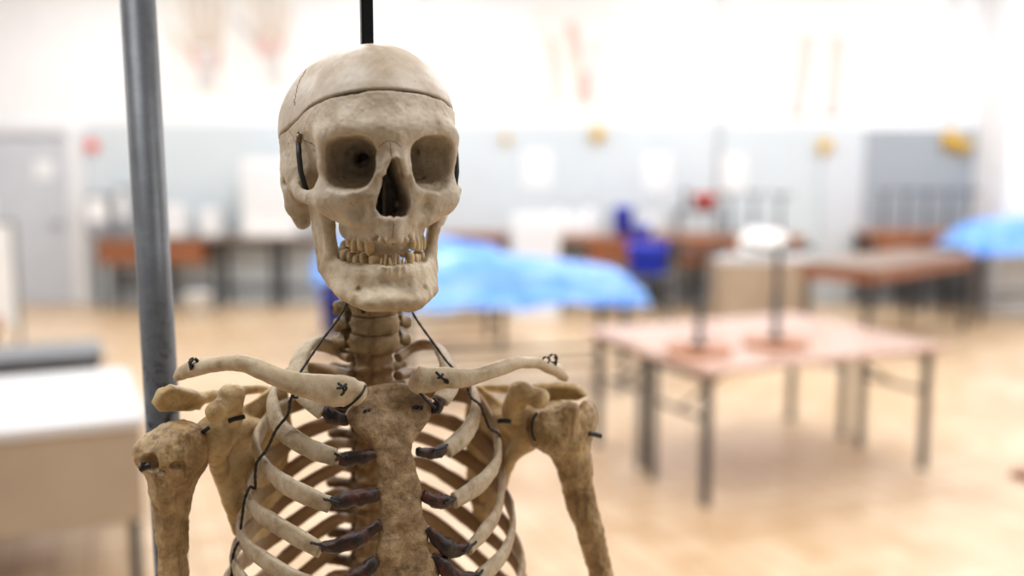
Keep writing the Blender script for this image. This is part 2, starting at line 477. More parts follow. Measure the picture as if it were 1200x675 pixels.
# openings
def orbit():
    a = np.array([29.8, -78, 16.2]); b = np.array([13, -36, 19.0]); D = b - a; L2 = float(D @ D)
    def fn(X, Y, Z):
        t = ((X - a[0]) * D[0] + (Y - a[1]) * D[1] + (Z - a[2]) * D[2]) / L2
        tc = np.clip(t, -0.6, 1)
        R = 18.6 * (1 - 0.80 * np.clip(tc, 0, 1) ** 1.7)
        dx = np.abs(X - a[0] - tc * D[0]) / 0.95; dz = np.abs(Z - a[2] - tc * D[2]) / 1.04
        r = (dx ** 2.5 + dz ** 2.5) ** 0.4
        return np.maximum((r - R) * 0.85, (t - 1) * 40) + 0 * Y
    return mk(fn, (-2, -108, -4), (54, -34, 40))
f.cut(orbit(), 2.0)
f.cut(ell((36, -78, 8), (10, 14, 11)), 4)
f.cut(ell((23, -82, 26), (10, 14, 9)), 4)
f.cut(chain([(17, -44, 18), (9, -20, 20)], [6.4, 5.4]), 2)
f.cut(chain([(16, -46, 13), (20, -44, 22), (29, -42, 27)], [5.0, 4.2, 1.8]), 2)
f.cut(chain([(21, -56, 5), (32, -50, 4)], [2.2, 1.6]), 2)
def nasal():
    pl = [(0, 20), (1.8, 19), (3.8, 14), (6.2, 7), (9.2, -2), (11.8, -10), (12.4, -16), (9.5, -21.5), (5, -23), (2.2, -22), (0, -24), (-4, -22), (-4, 22)]
    def fn(X, Y, Z):
        d2 = poly2d(pl, X + 0 * Y + 0 * Z, Z + 0 * X + 0 * Y)
        return np.maximum(d2, np.abs(Y + 75) - 41)
    return mk(fn, (-5, -116, -28), (16, -24, 24))
f.cut(nasal(), 1.6)
f.cut(ell((26, -76, -13), 1.8), 1.5)
f.cut(ell((23, -85, 42), 1.3), 1)
f.cut(ell((70, 2, 1), (8, 3.4, 3.6)), 3)
# inside of the nose: thin septum and turbinates, far in
f.add(ell((0, -26, -8), (24, 10, 30)), 3)
f.add(rbox((0.4, -44, -10), (0.7, 8, 14), 0.6))
f.add(ell((9.5, -50, -15), (2.0, 7, 3)), 2)
f.add(ell((0, -58, -41), (20.5, 17, 11)), 4)                          # palate
f.cut(cut_plane(-0.3, -1), 1.4)
V, Fc = mirrored(f)
V[:, 0] += 0.6 * np.sin(V[:, 2] * .07)
skull = link('skull', mesh_np('skull', V * 0.001, Fc, [(45, 0.0012), (140, 0.0006), (400, 0.0003)]), M['skull'], skel)
SKP = P(437, 218, 0.80); SKP[2] = 1.7365
SKY, SKX = math.radians(17.5), math.radians(0)
skull.matrix_parent_inverse = Matrix.Identity(4)
skull.location = tuple(SKP - ROOT)
skull.rotation_euler = (SKX, 0, SKY)
cap = link('skull_cap', mesh_np('skull_cap', capV * 0.001, capF, [(50, 0.0008), (160, 0.0002)]), M['cap'], skull)

# dark sutures on the cap and face
def surf_line(name, pts, r, mat, parent, n=6):
    return vf(name, tube(np.array(pts) * 0.001, r * 0.001, n), mat, parent)

# ------------------------------------------------------------------ jaw
f = half_grid((-104, -108), (66, 10, 12))
f.add(chain([(0, -79, -70), (12, -77, -70), (22, -69, -70), (30, -57, -69), (36, -42, -66), (39, -30, -62)], [5.4, 5.4, 5.4, 5.4, 5.2, 5], (1, 1, 2.2)), 0)
f.add(chain([(0, -80, -82.5), (14, -79, -83), (25, -71, -82), (33, -56, -78.5), (38, -38, -72), (40, -26, -66)], [6.6, 6.6, 6.4, 5.8, 5, 4.6], (1, 1, 1.1)), 7)
f.add(ell((0, -84, -83), (12, 5, 7)), 9)
f.add(ell((15, -81, -85), (9, 6, 4.5)), 7)
f.add(plate([(36.5, -37, -56), (40, -41, -30), (44.5, -38, -10), (46, -31, -4), (47, -26, -10), (48, -20, -12), (50, -13, -5), (50, -6, -4), (48.5, -5, -16), (45, -8, -40), (42, -10, -60), (41.5, -15, -68), (40.5, -24, -71), (37.5, -32, -68)], 4.2, 2.6), 5)
f.add(chain([(36.5, -36, -60), (40, -40, -34), (44.5, -37, -8)], [5, 4.2, 3]), 4)
f.add(chain([(40, -22, -71), (42.5, -13, -66), (43, -9, -54)], [4.2, 4.8, 3.6]), 4)
f.add(ell((49.5, -10, -4), (8.5, 4.2, 5)), 4)
larch = lambda x, off=0: -83 + off + 0.050 * x * x
f.add(chain([(x, larch(x, 3), -63.5) for x in (0, 6, 12, 17, 21, 24.5, 27, 29)], [4.4] * 8, (1, 1, 1.35)), 4)
for x in (3, 7.5, 12.5, 17.5, 21.5, 24.8, 28):
    f.add(cone((x, larch(x, -1.5), -59), (x, larch(x, .6), -72), 2.5, 1.2), 1.5)
f.cut(ell((0, -88, -73), (16, 4.6, 5)), 7)
f.cut(ell((25, -76, -75), 1.9), 1.5)
V, Fc = mirrored(f)
jaw = link('jaw', mesh_np('jaw', V * 0.001, Fc, [(55, 0.0011), (150, 0.0006), (420, 0.00022)]), M['jaw'], skel)
jaw.location = skull.location; jaw.rotation_euler = skull.rotation_euler
JAW_DZ = 0.0
# ------------------------------------------------------------------ teeth
def tooth(parent, x, y, ztop, up, w, d, hc, hr, ang, kind, lean=0.0):
    w *= 1.12; d *= 1.1
    # a crown (hc) on a root (hr); up=+1: lower tooth pointing up, -1: upper tooth pointing down
    n = 16; a = np.linspace(0, 2 * PI, n, endpoint=False)
    if kind == 'peg': prof = [(0.0, .7), (.3, .75), (.6, .62), (.85, .5), (1.0, .25)]
    elif kind == 'canine': prof = [(0.0, .55), (.35, .75), (.55, .95), (.72, 1.0), (.88, .8), (.97, .42), (1.0, .12)]
    elif kind == 'incisor': prof = [(0.0, .6), (.4, .8), (.7, 1.0), (.95, 1.0), (1.0, .9)]
    else: prof = [(0.0, .62), (.3, .74), (.45, .92), (.65, 1.04), (.85, 1.0), (.96, .84), (1.0, .55)]
    H = hc + hr; rings = []
    for t, s in prof:
        ex = 2.0 if kind in ('peg', 'canine') else 3.0
        cx = np.sign(np.cos(a)) * np.abs(np.cos(a)) ** (2 / ex); sy = np.sign(np.sin(a)) * np.abs(np.sin(a)) ** (2 / ex)
        dd = d * s * (1 - .55 * max(0, t - .5) if kind in ('incisor',) else 1)
        z = np.full(n, t * H)
        if kind == 'molar' and t > .9: z = z + 0.5 * np.cos(4 * a + .6)
        rings.append(np.stack([w * s * cx + lean * t, dd * sy, z], 1))
    V, Fq = loft(rings)
    V[:, 2] = V[:, 2] * up + ztop - up * H
    ca, sa = math.cos(ang), math.sin(ang)
    V = np.stack([V[:, 0] * ca - V[:, 1] * sa + x, V[:, 0] * sa + V[:, 1] * ca + y, V[:, 2]], 1)
    return link('tooth', mesh_np('tooth', V * 0.001, Fq, [(300, 0.00025)]), M['tooth'], parent)
tan = lambda x: math.atan(0.10 * x)
for x, w, d, zt, hr, kind, ln in [(-15.0, 3.3, 3.6, -51.5, 20, 'canine', -1.2), (-19.6, 2.9, 3.6, -48.0, 9, 'premolar', 0), (-22.9, 3.0, 3.8, -49.5, 9, 'premolar', -.6),
                                  (-25.4, 3.2, 4.4, -46.0, 7, 'molar', 0), (-4.2, 2.7, 2.2, -43.0, 6, 'incisor', 0),
                                  (16.5, 2.5, 2.9, -48.0, 9, 'canine', 0), (20.4, 2.6, 3.3, -49.0, 9, 'premolar', 0), (23.6, 2.8, 3.6, -50.0, 9, 'premolar', .5), (26.0, 3.4, 4.8, -49.5, 9, 'molar', 0)]:
    tooth(skull, x, arch(x, 1.0), zt, -1, w, d, 7, hr, tan(x), kind, ln)
for x, w, d, zt, hr, kind, ln in [(-12.8, 3.5, 3.4, -49.5, 8, 'canine', 0), (-17.8, 3.0, 3.5, -49.0, 8, 'premolar', 0), (-21.8, 2.9, 3.6, -51.5, 8, 'premolar', 0), (-24.9, 3.1, 4.0, -49.5, 8, 'premolar', 0), (-28.0, 3.8, 5.0, -48.5, 9, 'molar', 0),
                                  (-8.4, 1.8, 1.9, -52.5, 6, 'peg', .8), (-5.8, 1.3, 1.7, -49.8, 7, 'peg', .8), (-1.4, 1.6, 1.8, -52.0, 7, 'peg', -1.2), (1.2, 1.2, 1.6, -53.0, 6, 'peg', .9), (5.0, 1.5, 1.8, -49.8, 8, 'peg', -.4), (7.4, 1.4, 1.7, -52.5, 6, 'peg', .6), (10.2, 1.7, 1.9, -54.5, 6, 'peg', .2),
                                  (14.6, 3.1, 3.3, -48.0, 9, 'canine', 0), (19.2, 2.4, 3.3, -51.5, 7, 'premolar', 0), (22.2, 2.2, 3.3, -52.0, 7, 'premolar', 0), (26.5, 3.0, 4.4, -51.0, 8, 'molar', 0)]:
    tooth(jaw, x, larch(x, 1.4), zt, 1, w, d, 6, hr, tan(x), kind, ln)

# spring hooks at the temples
for s in (-1, 1):
    hk = vf('spring_hook', tube(np.array([(s * 60.5, -29, 32), (s * 60.5, -32, 22), (s * 60, -36, 10), (s * 58, -39, 1), (s * 55, -38, -8)]) * .001, .0021, 10), M['wire'], skull)
    vf('screw_plate', join([lathe([(.0001, -.003), (.0022, -.003), (.0022, .004), (.0001, .0045)], 12, (s * .0600, -.0290, .0340)),
                            tube(np.array([(s * 60.5, -31.5, 39), (s * 60.5, -27.5, 39), (s * 60.5, -27.5, 34), (s * 60.5, -31.5, 33)]) * .001, .0008, 6)]), M['brass'], hk)

# sutures: thin dark seams lying in the bone surface
from mathutils.bvhtree import BVHTree
def suture(ob, pix, r=.00042, jit=.8, name='suture', mat='seam'):
    me = ob.data; n = len(me.vertices); co = np.empty(n * 3, np.float32); me.vertices.foreach_get('co', co); co = co.reshape(-1, 3).astype(float)
    c, s = math.cos(SKY), math.sin(SKY)
    W = np.stack([co[:, 0] * c - co[:, 1] * s, co[:, 0] * s + co[:, 1] * c, co[:, 2]], 1) + SKP
    if ob.name not in _bvh: _bvh[ob.name] = BVHTree.FromPolygons([tuple(w) for w in W], [tuple(p.vertices) for p in me.polygons])
    pix = catmull(pix, 8); pts = []
    for i, (u, v) in enumerate(pix):
        u += random.uniform(-jit, jit); v += random.uniform(-jit, jit)
        r_ = ray(u, v); h = _bvh[ob.name].ray_cast(Vector((0, 0, CAMZ)), Vector(r_).normalized())
        if h[0] is not None: pts.append(np.array(h[0]) - SKP + Vector(r_).normalized() * r * .55)
    if len(pts) < 3: return
    pts = np.array(pts); pts = np.stack([pts[:, 0] * c + pts[:, 1] * s, -pts[:, 0] * s + pts[:, 1] * c, pts[:, 2]], 1)
    vf(name, tube(pts, r, 6), M[mat], ob)
_bvh = {}
M['seam'] = plain('dark_seam', (104, 82, 58), .8)
suture(cap, [(364, 70), (357, 84), (350, 99), (346, 113), (345, 124)], .0004, 1.1)
suture(cap, [(519, 93), (524, 102), (526, 112)], .0003)
suture(skull, [(444, 173), (450, 167), (457, 165.5), (463, 167), (470, 172)], .00035, .7)
suture(skull, [(457, 167), (458, 176), (459, 183)], .0003, .4)
suture(skull, [(461, 258), (461, 268), (460, 279)], .0003, .3)
suture(skull, [(337, 150), (343, 159), (347, 168)], .00025)
suture(skull, [(356, 164), (363, 167), (370, 171)], .00025)

# ------------------------------------------------------------------ spine
R_ = lambda p: np.asarray(p) - ROOT          # root-relative
def cervical():
    f = Field((-34, -22, -13), (34, 52, 13), 0.8)
    f.add(ell((0, 0, 0), (20.5, 14, 26)));
    f.cut(rbox((0, 0, 15.7), (40, 40, 8), 1), 1.2); f.cut(rbox((0, 0, -15.7), (40, 40, 8), 1), 1.2)
    for s in (-1, 1):
        f.add(chain([(s * 15, 5, 1), (s * 22, 8, 0), (s * 29, 12, -3)], [4.6, 4.4, 4.6]), 3)
        f.add(ell((s * 30, 12, -3), (4.2, 4.5, 5.6)), 2.5)
        f.add(ell((s * 20, 17, 0), (8, 7, 9.5), (25, 0, 0)), 4)
        f.add(chain([(s * 18, 19, 0), (s * 8, 27, -2), (0, 31, -4)], [5, 4, 4]), 4)
        f.cut(ell((s * 21, 6, 0), (2.4, 2.4, 12)), 1)
    f.add(chain([(0, 30, -4), (0, 46, -8)], [4, 4.5]), 4)
    return surface_net(f.d, f.lo, f.h)
def thoracic():
    f = Field((-44, -22, -34), (44, 66, 18), 0.9)
    f.add(ell((0, 0, 0), (18, 15, 17)))
    f.cut(rbox((0, 0, 19), (40, 40, 8.5), 1), 1.5); f.cut(rbox((0, 0, -19), (40, 40, 8.5), 1), 1.5)
    f.add(rbox((0, 0, 8.3), (17, 14, 2.2), 2), 4); f.add(rbox((0, 0, -8.3), (17, 14, 2.2), 2), 4)
    for s in (-1, 1):
        f.add(chain([(s * 11, 12, 4), (s * 12, 22, 4)], [5, 5]), 4)
        f.add(chain([(s * 11, 24, 3), (s * 24, 32, 5), (s * 34, 37, 6)], [6, 5, 6]), 4)
        f.add(chain([(s * 11, 26, 0), (0, 36, -4)], [5, 5]), 4)
        f.add(ell((s * 12, 25, 9), (6, 4, 8)), 4); f.add(ell((s * 12, 27, -8), (6, 4, 8)), 4)
    f.add(chain([(0, 36, -4), (0, 58, -26)], [4.5, 4.0]), 4)
    return surface_net(f.d, f.lo, f.h)
cv = cervical(); tv = thoracic()
cmesh = mesh_np('cervical_vertebra', cv[0] * 0.001, cv[1], [(70, 0.001), (220, 0.0005)]); cmesh.materials.append(M['neck'])
tmesh = mesh_np('back_vertebra', tv[0] * 0.001, tv[1], [(70, 0.0012), (220, 0.0006)]); tmesh.materials.append(M['tspine'])
spine = [(438, 295, -.012, 'c', .95), (438, 316, -.008, 'c', .95), (438.5, 337, -.004, 'c', .96), (439, 358, 0, 'c', .98), (439.5, 379, .002, 'c', 1.0), (439, 400, .006, 'c', 1.05)]
tvs = [(421, .010), (443, .015), (466, .021), (493, .028), (521, .034), (550, .039), (580, .042), (610, .043), (641, .042), (673, .040), (706, .036), (741, .03)]
for i, (v, yl) in enumerate(tvs): spine.append((438, v, yl, 't', .9 + .012 * i))
prev = None
for i, (u, v, yl, k, s_) in enumerate(spine):
    me = cmesh if k == 'c' else tmesh
    o = bpy.data.objects.new('neck_vertebra' if k == 'c' else 'back_vertebra', me); COL.objects.link(o)
    o.parent = skel; p = Q(u, v, yl); o.location = tuple(R_(p)); o.rotation_euler = (0.06 if k == 'c' else -0.05, 0, PHI + random.uniform(-.05, .05)); o.scale = (s_ * (1.0 if k == 'c' else .98),) * 3
    if prev is not None:
        a, b = prev, p; m = (a + b) / 2; h = max(abs(a[2] - b[2]) / 2 - (.0072 if k == 'c' else .0095) * s_ * .9, .0015)
        V, Fq = lathe([(.0005, -h), (.0165, -h), (.0178, 0), (.0165, h), (.0005, h)], 28)
        V[:, 1] *= .62 if k == 'c' else .8
        d = link('spinal_disc', mesh_np('spinal_disc', V, Fq), M['disc'], skel, tuple(R_(m))); d.rotation_euler = o.rotation_euler
    prev = p

# ------------------------------------------------------------------ ribs: (u, v, depth behind the spine axis)
RL = [
 [(410,420,.010),(398,413,.020),(384,406,.018),(368,402,.004),(356,412,-.015),(350,428,-.030),(350,446,-.046),(360,465,-.058),(380,483,-.066)],
 [(412,440,.015),(394,436,.035),(362,434,.045),(333,442,.022),(321,458,-.005),(319,476,-.025),(327,499,-.045),(346,516,-.058),(369,528,-.066),(393,536,-.071)],
 [(412,466,.02),(392,464,.045),(355,470,.058),(325,483,.035),(306,504,.010),(300,522,-.012),(306,540,-.03),(320,557,-.05),(340,571,-.065),(364,583,-.074),(387,592,-.08)],
 [(412,492,.025),(392,493,.05),(350,510,.064),(318,536,.045),(297,560,.015),(290,580,-.01),(298,597,-.035),(322,614,-.058),(348,629,-.073),(376,645,-.085)],
 [(412,520,.03),(392,521,.055),(350,544,.068),(310,575,.05),(288,600,.015),(281,620,-.012),(290,640,-.04),(312,658,-.06),(336,673,-.073),(362,686,-.084),(382,694,-.09)],
 [(412,548,.036),(392,549,.06),(348,575,.072),(305,610,.05),(281,635,.015),(273,655,-.012),(280,674,-.04),(300,696,-.06),(332,715,-.08),(365,728,-.09)],
 [(412,578,.04),(392,580,.064),(346,610,.074),(300,645,.05),(274,668,.015),(265,690,-.012),(275,712,-.04),(300,735,-.06),(335,755,-.08)],
 [(412,608,.04),(392,610,.064),(345,645,.074),(298,685,.05),(270,708,.015),(262,730,-.012),(272,752,-.04)],
 [(412,640,.04),(392,643,.064),(345,682,.072),(300,725,.05),(272,752,.015)],
 [(412,672,.038),(392,676,.062),(348,716,.07),(305,755,.05)],
]
RR = [
 [(466,420,.010),(478,412,.020),(495,404,.018),(512,406,.002),(522,420,-.018),(527,438,-.036),(525,456,-.052),(516,470,-.064)],
 [(466,440,.015),(484,436,.035),(515,440,.045),(543,447,.018),(555,457,-.008),(558,472,-.03),(556,490,-.045),(545,509,-.058),(523,528,-.068)],
 [(466,464,.02),(486,460,.045),(518,459,.056),(548,464,.032),(563,474,.008),(575,494,-.012),(583,518,-.03),(582,542,-.046),(568,562,-.06),(550,576,-.07),(532,587,-.077)],
 [(466,490,.025),(488,486,.05),(525,494,.063),(556,512,.045),(577,534,.02),(588,558,-.008),(587,582,-.033),(580,606,-.055),(565,626,-.07),(549,643,-.082)],
 [(466,518,.03),(489,512,.055),(526,526,.067),(562,548,.048),(585,570,.018),(597,592,-.005),(601,612,-.028),(598,632,-.046),(588,652,-.062),(573,668,-.076),(560,678,-.084)],
 [(466,546,.036),(490,541,.06),(528,560,.07),(566,588,.05),(592,614,.015),(606,640,-.008),(612,662,-.03),(608,684,-.05),(596,705,-.07)],
 [(466,576,.04),(490,571,.064),(530,594,.073),(570,626,.05),(598,652,.015),(613,678,-.01),(617,702,-.03),(610,725,-.05)],
 [(466,606,.04),(491,602,.064),(530,628,.073),(572,664,.05),(602,694,.012),(616,720,-.012)],
 [(466,638,.04),(491,636,.064),(530,664,.072),(572,702,.05),(600,730,.012)],
 [(466,670,.038),(491,669,.062),(530,700,.07),(570,738,.05)],
]
def rib(cps, i):
    pts = np.array([Q(*c) for c in cps]); C = catmull(pts, 9); m = len(C)
    base = [.0050, .0066, .0080, .0084, .0078, .0076, .0077, .0078, .0079, .0068] if i > 0 else [.0045, .0055, .007, .009, .0095, .0095, .009, .008, .007]
    thin = [.0040, .0042, .0036, .0032, .0031, .0031, .0031, .0033, .0035, .0033] if i > 0 else [.004, .004, .004, .0035, .0035, .0035, .0035, .004, .004]
    ra = resamp(base, m); rb = resamp(thin, m)
    ax = Q(438, 520, .0)
    def up(q, t):
        o = np.array([q[0] - ax[0], q[1] - (ax[1] - .01), 0.0]); o /= max(np.linalg.norm(o), 1e-6)
        if i == 0: o = o * .55 + np.array([0, 0, .83])
        elif i == 1: o = o * .9 + np.array([0, 0, .35])
        o = o - t * (o @ t); o /= np.linalg.norm(o)
        return np.cross(t, o)
    V, Fq = sweep(C, ra, rb, up, 16, 2.3)
    return vf('rib', (R_(V), Fq), M['rib'], skel, [(60, .0008), (180, .0004)]), C
ribsL = [rib(c, i) for i, c in enumerate(RL)]
ribsR = [rib(c, i) for i, c in enumerate(RR)]

# dried cartilage stubs running from the rib ends to the breastbone, black twists of wire through them
def stub(rb_, cps, rad):
    C = catmull([Q(*c) for c in cps], 8); m = len(C)
    r = resamp(rad, m)
    return vf('dried_cartilage', (R_(sweep(C, r, r * .75, (0, 0, 1), 14)[0]), sweep(C, r, r * .75, (0, 0, 1), 14)[1]), M['cart'], rb_, [(90, .0018), (260, .0010), (600, .0005)])
def peg(rb_, cps, r=.0011):
    C = catmull([Q(*c) for c in cps], 5)
    V, Fq = tube(C, r, 8)
    return vf('wire_or_dark_line', (R_(V), Fq), M['wire'], rb_, [(700, .0006)])
S = [(ribsL[0], [(379,482,-.067),(394,490,-.070),(408,494,-.068)], [.0035,.0045,.003], [(384,478,-.071),(389,486,-.074),(386,492,-.074)]),
     (ribsL[1], [(399,537,-.073),(418,537,-.078),(440,532,-.080)], [.0045,.0056,.0055,.0035], [(392,531,-.076),(402,536,-.080),(408,534,-.082)]),
     (ribsL[2], [(390,590,-.082),(412,586,-.087),(443,579,-.088)], [.0045,.0062,.006,.0048], [(379,585,-.083),(390,587,-.088),(398,590,-.090)]),
     (ribsL[3], [(377,641,-.087),(402,638,-.093),(428,627,-.094),(445,614,-.093)], [.0045,.006,.0062,.0045,.003], [(364,636,-.086),(374,638,-.093),(382,641,-.095)]),
     (ribsL[4], [(386,692,-.092),(412,680,-.098),(430,668,-.098),(441,655,-.097)], [.004,.005,.0055,.005,.003], [(400,690,-.1),(408,684,-.104)]),
     (ribsR[0], [(517,470,-.066),(511,478,-.068),(503,478,-.066)], [.004,.0055,.004], [(508,466,-.072),(515,476,-.074),(509,484,-.074)]),
     (ribsR[1], [(520,527,-.070),(506,531,-.076),(489,531,-.078)], [.0045,.0056,.005,.003], [(525,521,-.073),(514,526,-.079),(508,527,-.081)]),
     (ribsR[2], [(530,587,-.080),(514,588,-.086),(496,579,-.087)], [.0045,.006,.0058,.004], [(534,584,-.082),(526,588,-.089),(520,590,-.09)]),
     (ribsR[3], [(547,643,-.085),(530,645,-.092),(514,634,-.093),(501,619,-.092)], [.0045,.006,.0062,.005,.003], [(558,635,-.084),(549,643,-.091),(543,646,-.093)]),
     (ribsR[4], [(558,678,-.088),(540,676,-.094),(520,664,-.096),(507,650,-.095)], [.004,.0055,.006,.005,.003], [(566,668,-.088),(560,676,-.094)])]
for (ro, C), cps, rad, pg in S:
    stub(ro, cps, rad); peg(ro, pg)

# ------------------------------------------------------------------ breastbone
rows = [  # v, left u, right u, depth
 (452.5, 431, 478, -.060), (455, 426, 484, -.0615), (461, 425, 495, -.063), (468, 421, 505, -.065), (477, 412, 506, -.067), (487, 406, 504, -.069), (494, 409, 500, -.071), (502, 417, 495, -.073),
 (511, 426, 489, -.075), (520, 433, 484, -.077), (530, 438, 482, -.0785), (537, 439, 486, -.0795), (545, 441, 488, -.0805), (560, 443, 489, -.082), (572, 441, 493, -.0835), (580, 440, 496, -.0845),
 (590, 443, 495, -.086), (602, 444, 497, -.0875), (612, 441, 500, -.0885), (622, 443, 502, -.0895), (635, 446, 501, -.091), (648, 441, 505, -.0925), (658, 440, 509, -.0935), (668, 444, 512, -.0945), (685, 446, 516, -.096), (705, 452, 514, -.098), (730, 466, 500, -.1), (760, 474, 490, -.1)]
vv = np.array([r[0] for r in rows]); vs = np.linspace(vv[0], vv[-1], 110)
ul = np.interp(vs, vv, [r[1] for r in rows]); ur = np.interp(vs, vv, [r[2] for r in rows]); dl = np.interp(vs, vv, [r[3] for r in rows])
aa = np.linspace(0, 2 * PI, 36, endpoint=False); rings = []
for v, a, b, d in zip(vs, ul, ur, dl):
    cu = (a + b) / 2; hw = (b - a) / 2
    cx = np.sign(np.cos(aa)) * np.abs(np.cos(aa)) ** (2 / 2.8); sy = np.sign(np.sin(aa)) * np.abs(np.sin(aa)) ** (2 / 2.8)
    rings.append(np.array([Q(cu + hw * x, v, d + .0055 * y) for x, y in zip(cx, sy)]))
V, Fq = loft(rings)
stern = vf('breastbone', (R_(V), Fq), M['stern'], skel, [(45, .0022), (110, .0014), (360, .0005)])
for u, v, d in [(429, 482, -.073), (491, 478, -.073), (487, 477, -.073)]:
    peg(stern, [(u - 4, v + 2, d), (u, v - 1, d - .002), (u + 4, v - 2, d), (u + 2, v + 3, d - .001)], .0009)

# ------------------------------------------------------------------ collarbones
def clav(cps, tall, thick):
    C = catmull([Q(*c) for c in cps], 10); m = len(C)
    V, Fq = sweep(C, resamp(tall, m), resamp(thick, m), (0, 0.1, 1), 22, 2.2)
    return vf('collarbone', (R_(V), Fq), M['clav'], skel, [(40, .0016), (110, .0008), (300, .0003)])
cL = clav([(206,443,-.022),(214,437,-.028),(232,431,-.040),(258,427,-.056),(284,426,-.068),(318,439,-.078),(352,450,-.082),(388,457,-.080),(414,460,-.077),(427,457,-.074)],
          [.0035,.006,.0066,.0056,.0058,.0075,.0085,.0095,.0118,.0105,.006], [.003,.006,.0075,.007,.006,.006,.006,.007,.008,.007,.004])
cR = clav([(482,443,-.074),(492,446,-.077),(518,443,-.080),(552,441,-.080),(586,432,-.074),(608,425,-.064),(632,426,-.048),(650,433,-.034),(662,443,-.022)],
          [.006,.0105,.0095,.008,.0066,.0058,.0052,.0055,.0055,.003], [.004,.008,.007,.006,.0055,.006,.0065,.007,.006,.003])
def knot(parent, pts, r=.0010, name='wire_or_dark_line'):
    C = catmull([Q(*c) for c in pts], 6)
    V, Fq = tube(C, r, 8); vf(name, (R_(V), Fq), M['wire'], parent)
def ring(parent, u, v, d, rad, r=.0009):
    c = Q(u, v, d); a = np.linspace(0, 2 * PI * .95, 20)
    V, Fq = tube(np.stack([c[0] + rad * np.cos(a + 1.6), np.full(20, c[1]), c[2] + rad * np.sin(a + 1.6)], 1), r, 8)
    vf('wire_loop', (R_(V), Fq), M['wire'], parent)
ring(cL, 227, 425, -.046, .0031, .0013); knot(cL, [(224,433,-.046),(223,426,-.048),(226,421,-.046)], .0012)
ring(cR, 640, 422, -.048, .0028); ring(cR, 648, 420, -.044, .0034); knot(cR, [(651,428,-.044),(652,423,-.044),(650,418,-.044)], .001)
knot(cL, [(396,449,-.090),(401,453,-.0925),(403,459,-.0925),(400,463,-.090)], .0011); knot(cL, [(395,455,-.0905),(401,454,-.0930),(406,450,-.0905)], .0011); knot(cL, [(404,450,-.0905),(406,455,-.0925),(404,458,-.091)], .0009)
knot(cR, [(511,436,-.087),(516,441,-.0895),(524,448,-.0875)], .0011); knot(cR, [(513,443,-.088),(517,442,-.0905),(519,438,-.0885)], .0010); knot(cR, [(519,444,-.089),(524,445,-.0895),(525,449,-.088),(521,448,-.089)], .0008)
# black lines drawn along the gaps at the inner ends
knot(cL, [(428,452,-.077),(423,462,-.083),(414,471,-.083),(405,478,-.081),(398,478,-.079),(392,474,-.077)], .0013)
knot(cR, [(488,455,-.081),(496,465,-.081),(504,473,-.078),(510,478,-.077)], .0013)

# ------------------------------------------------------------------ shoulder blades
def world_field(ptsuv, pad, h):
    pts = np.array(ptsuv); return Field(pts.min(0) - pad, pts.max(0) + pad, h)
def scapula(side):
    if side < 0:
        gl = Q(250, 515, -.012); cor0 = Q(270, 490, -.012); cor1 = Q(271, 464, -.030); cor2 = Q(253, 483, -.044)
        acr = [Q(*p) for p in [(176,471,-.012),(188,458,-.016),(203,452,-.014),(222,456,.000),(236,464,.012),(232,478,.012),(206,483,-.004),(186,482,-.010)]]
        spine_ = [Q(222,468,.004), Q(262,462,.026), Q(300,456,.046), Q(332,460,.060)]
        blade = [Q(262,498,.004), Q(285,474,.022), Q(316,455,.038), Q(336,448,.050), Q(340,500,.062), Q(336,570,.066), Q(318,630,.062), Q(300,648,.054), Q(284,634,.044), Q(270,600,.030), Q(262,565,.016), Q(256,535,.006)]
        border = [Q(252,530,-.006), Q(260,560,.012), Q(268,590,.024), Q(280,622,.038)]
        dark = [Q(276, 491, -.014), Q(243, 504, -.022)]
    else:
        gl = Q(618, 503, -.006); cor0 = Q(600, 482, -.010); cor1 = Q(609, 459, -.030); cor2 = Q(634, 467, -.042)
        acr = [Q(*p) for p in [(690,460,-.012),(676,452,-.014),(655,450,-.008),(632,449,.004),(620,456,.010),(628,466,.010),(656,468,.000),(676,469,-.010)]]
        spine_ = [Q(640,460,.004), Q(600,456,.026), Q(568,454,.046), Q(552,456,.056)]
        blade = [Q(608,488,.002), Q(586,466,.022), Q(564,452,.036), Q(548,450,.048), Q(545,500,.060), Q(547,560,.064), Q(556,606,.062), Q(564,622,.056), Q(576,604,.044), Q(585,575,.030), Q(592,548,.016), Q(602,530,.006)]
        border = [Q(612,522,-.004), Q(598,536,.006), Q(588,560,.022), Q(576,600,.040)]
        dark = [Q(592, 493, -.016)]
    allp = [gl, cor0, cor1, cor2] + acr + spine_ + blade + border
    f = world_field(allp, .022, .0013)
    f.add(plate(blade, .0022, .0016))
    f.add(plate(acr, .0048, .0035), .004)
    f.add(chain(spine_, [.0055, .0050, .0045, .003]), .006)
    f.add(chain(border, [.0085, .0065, .0055, .0045]), .008)
    mid = (np.array(blade[0]) * .5 + np.array(gl) * .5)
    f.add(ell(gl, (.011, .016, .0195), (0, 0, math.degrees(PHI))), .006)
    f.add(chain([gl, mid, Q(*( (300, 500, .014) if side < 0 else (580, 490, .014)))], [.014, .0135, .008]), .010)
    f.add(chain([cor0, cor1, cor2], [.0095, .0088, .0068]), .006)
    f.add(ell(cor1, .0098), .004)
    f.add(ell(cor2, (.0075, .006, .008)), .004)
    V, Fq = surface_net(f.d, f.lo, f.h)
    o = vf('shoulder_blade', (R_(V), Fq), M['scap'], skel, [(45, .0012), (130, .0007), (350, .0003)])
    return o
scL = scapula(-1); scR = scapula(1)
knot(scL, [(268,494,-.0265),(274,491,-.027),(280,490,-.0265),(287,488,-.026)], .0019); knot(scL, [(236,508,-.026),(241,504,-.029),(245,501,-.030)], .0017)  # black strokes drawn in place of a dark hole in the bone
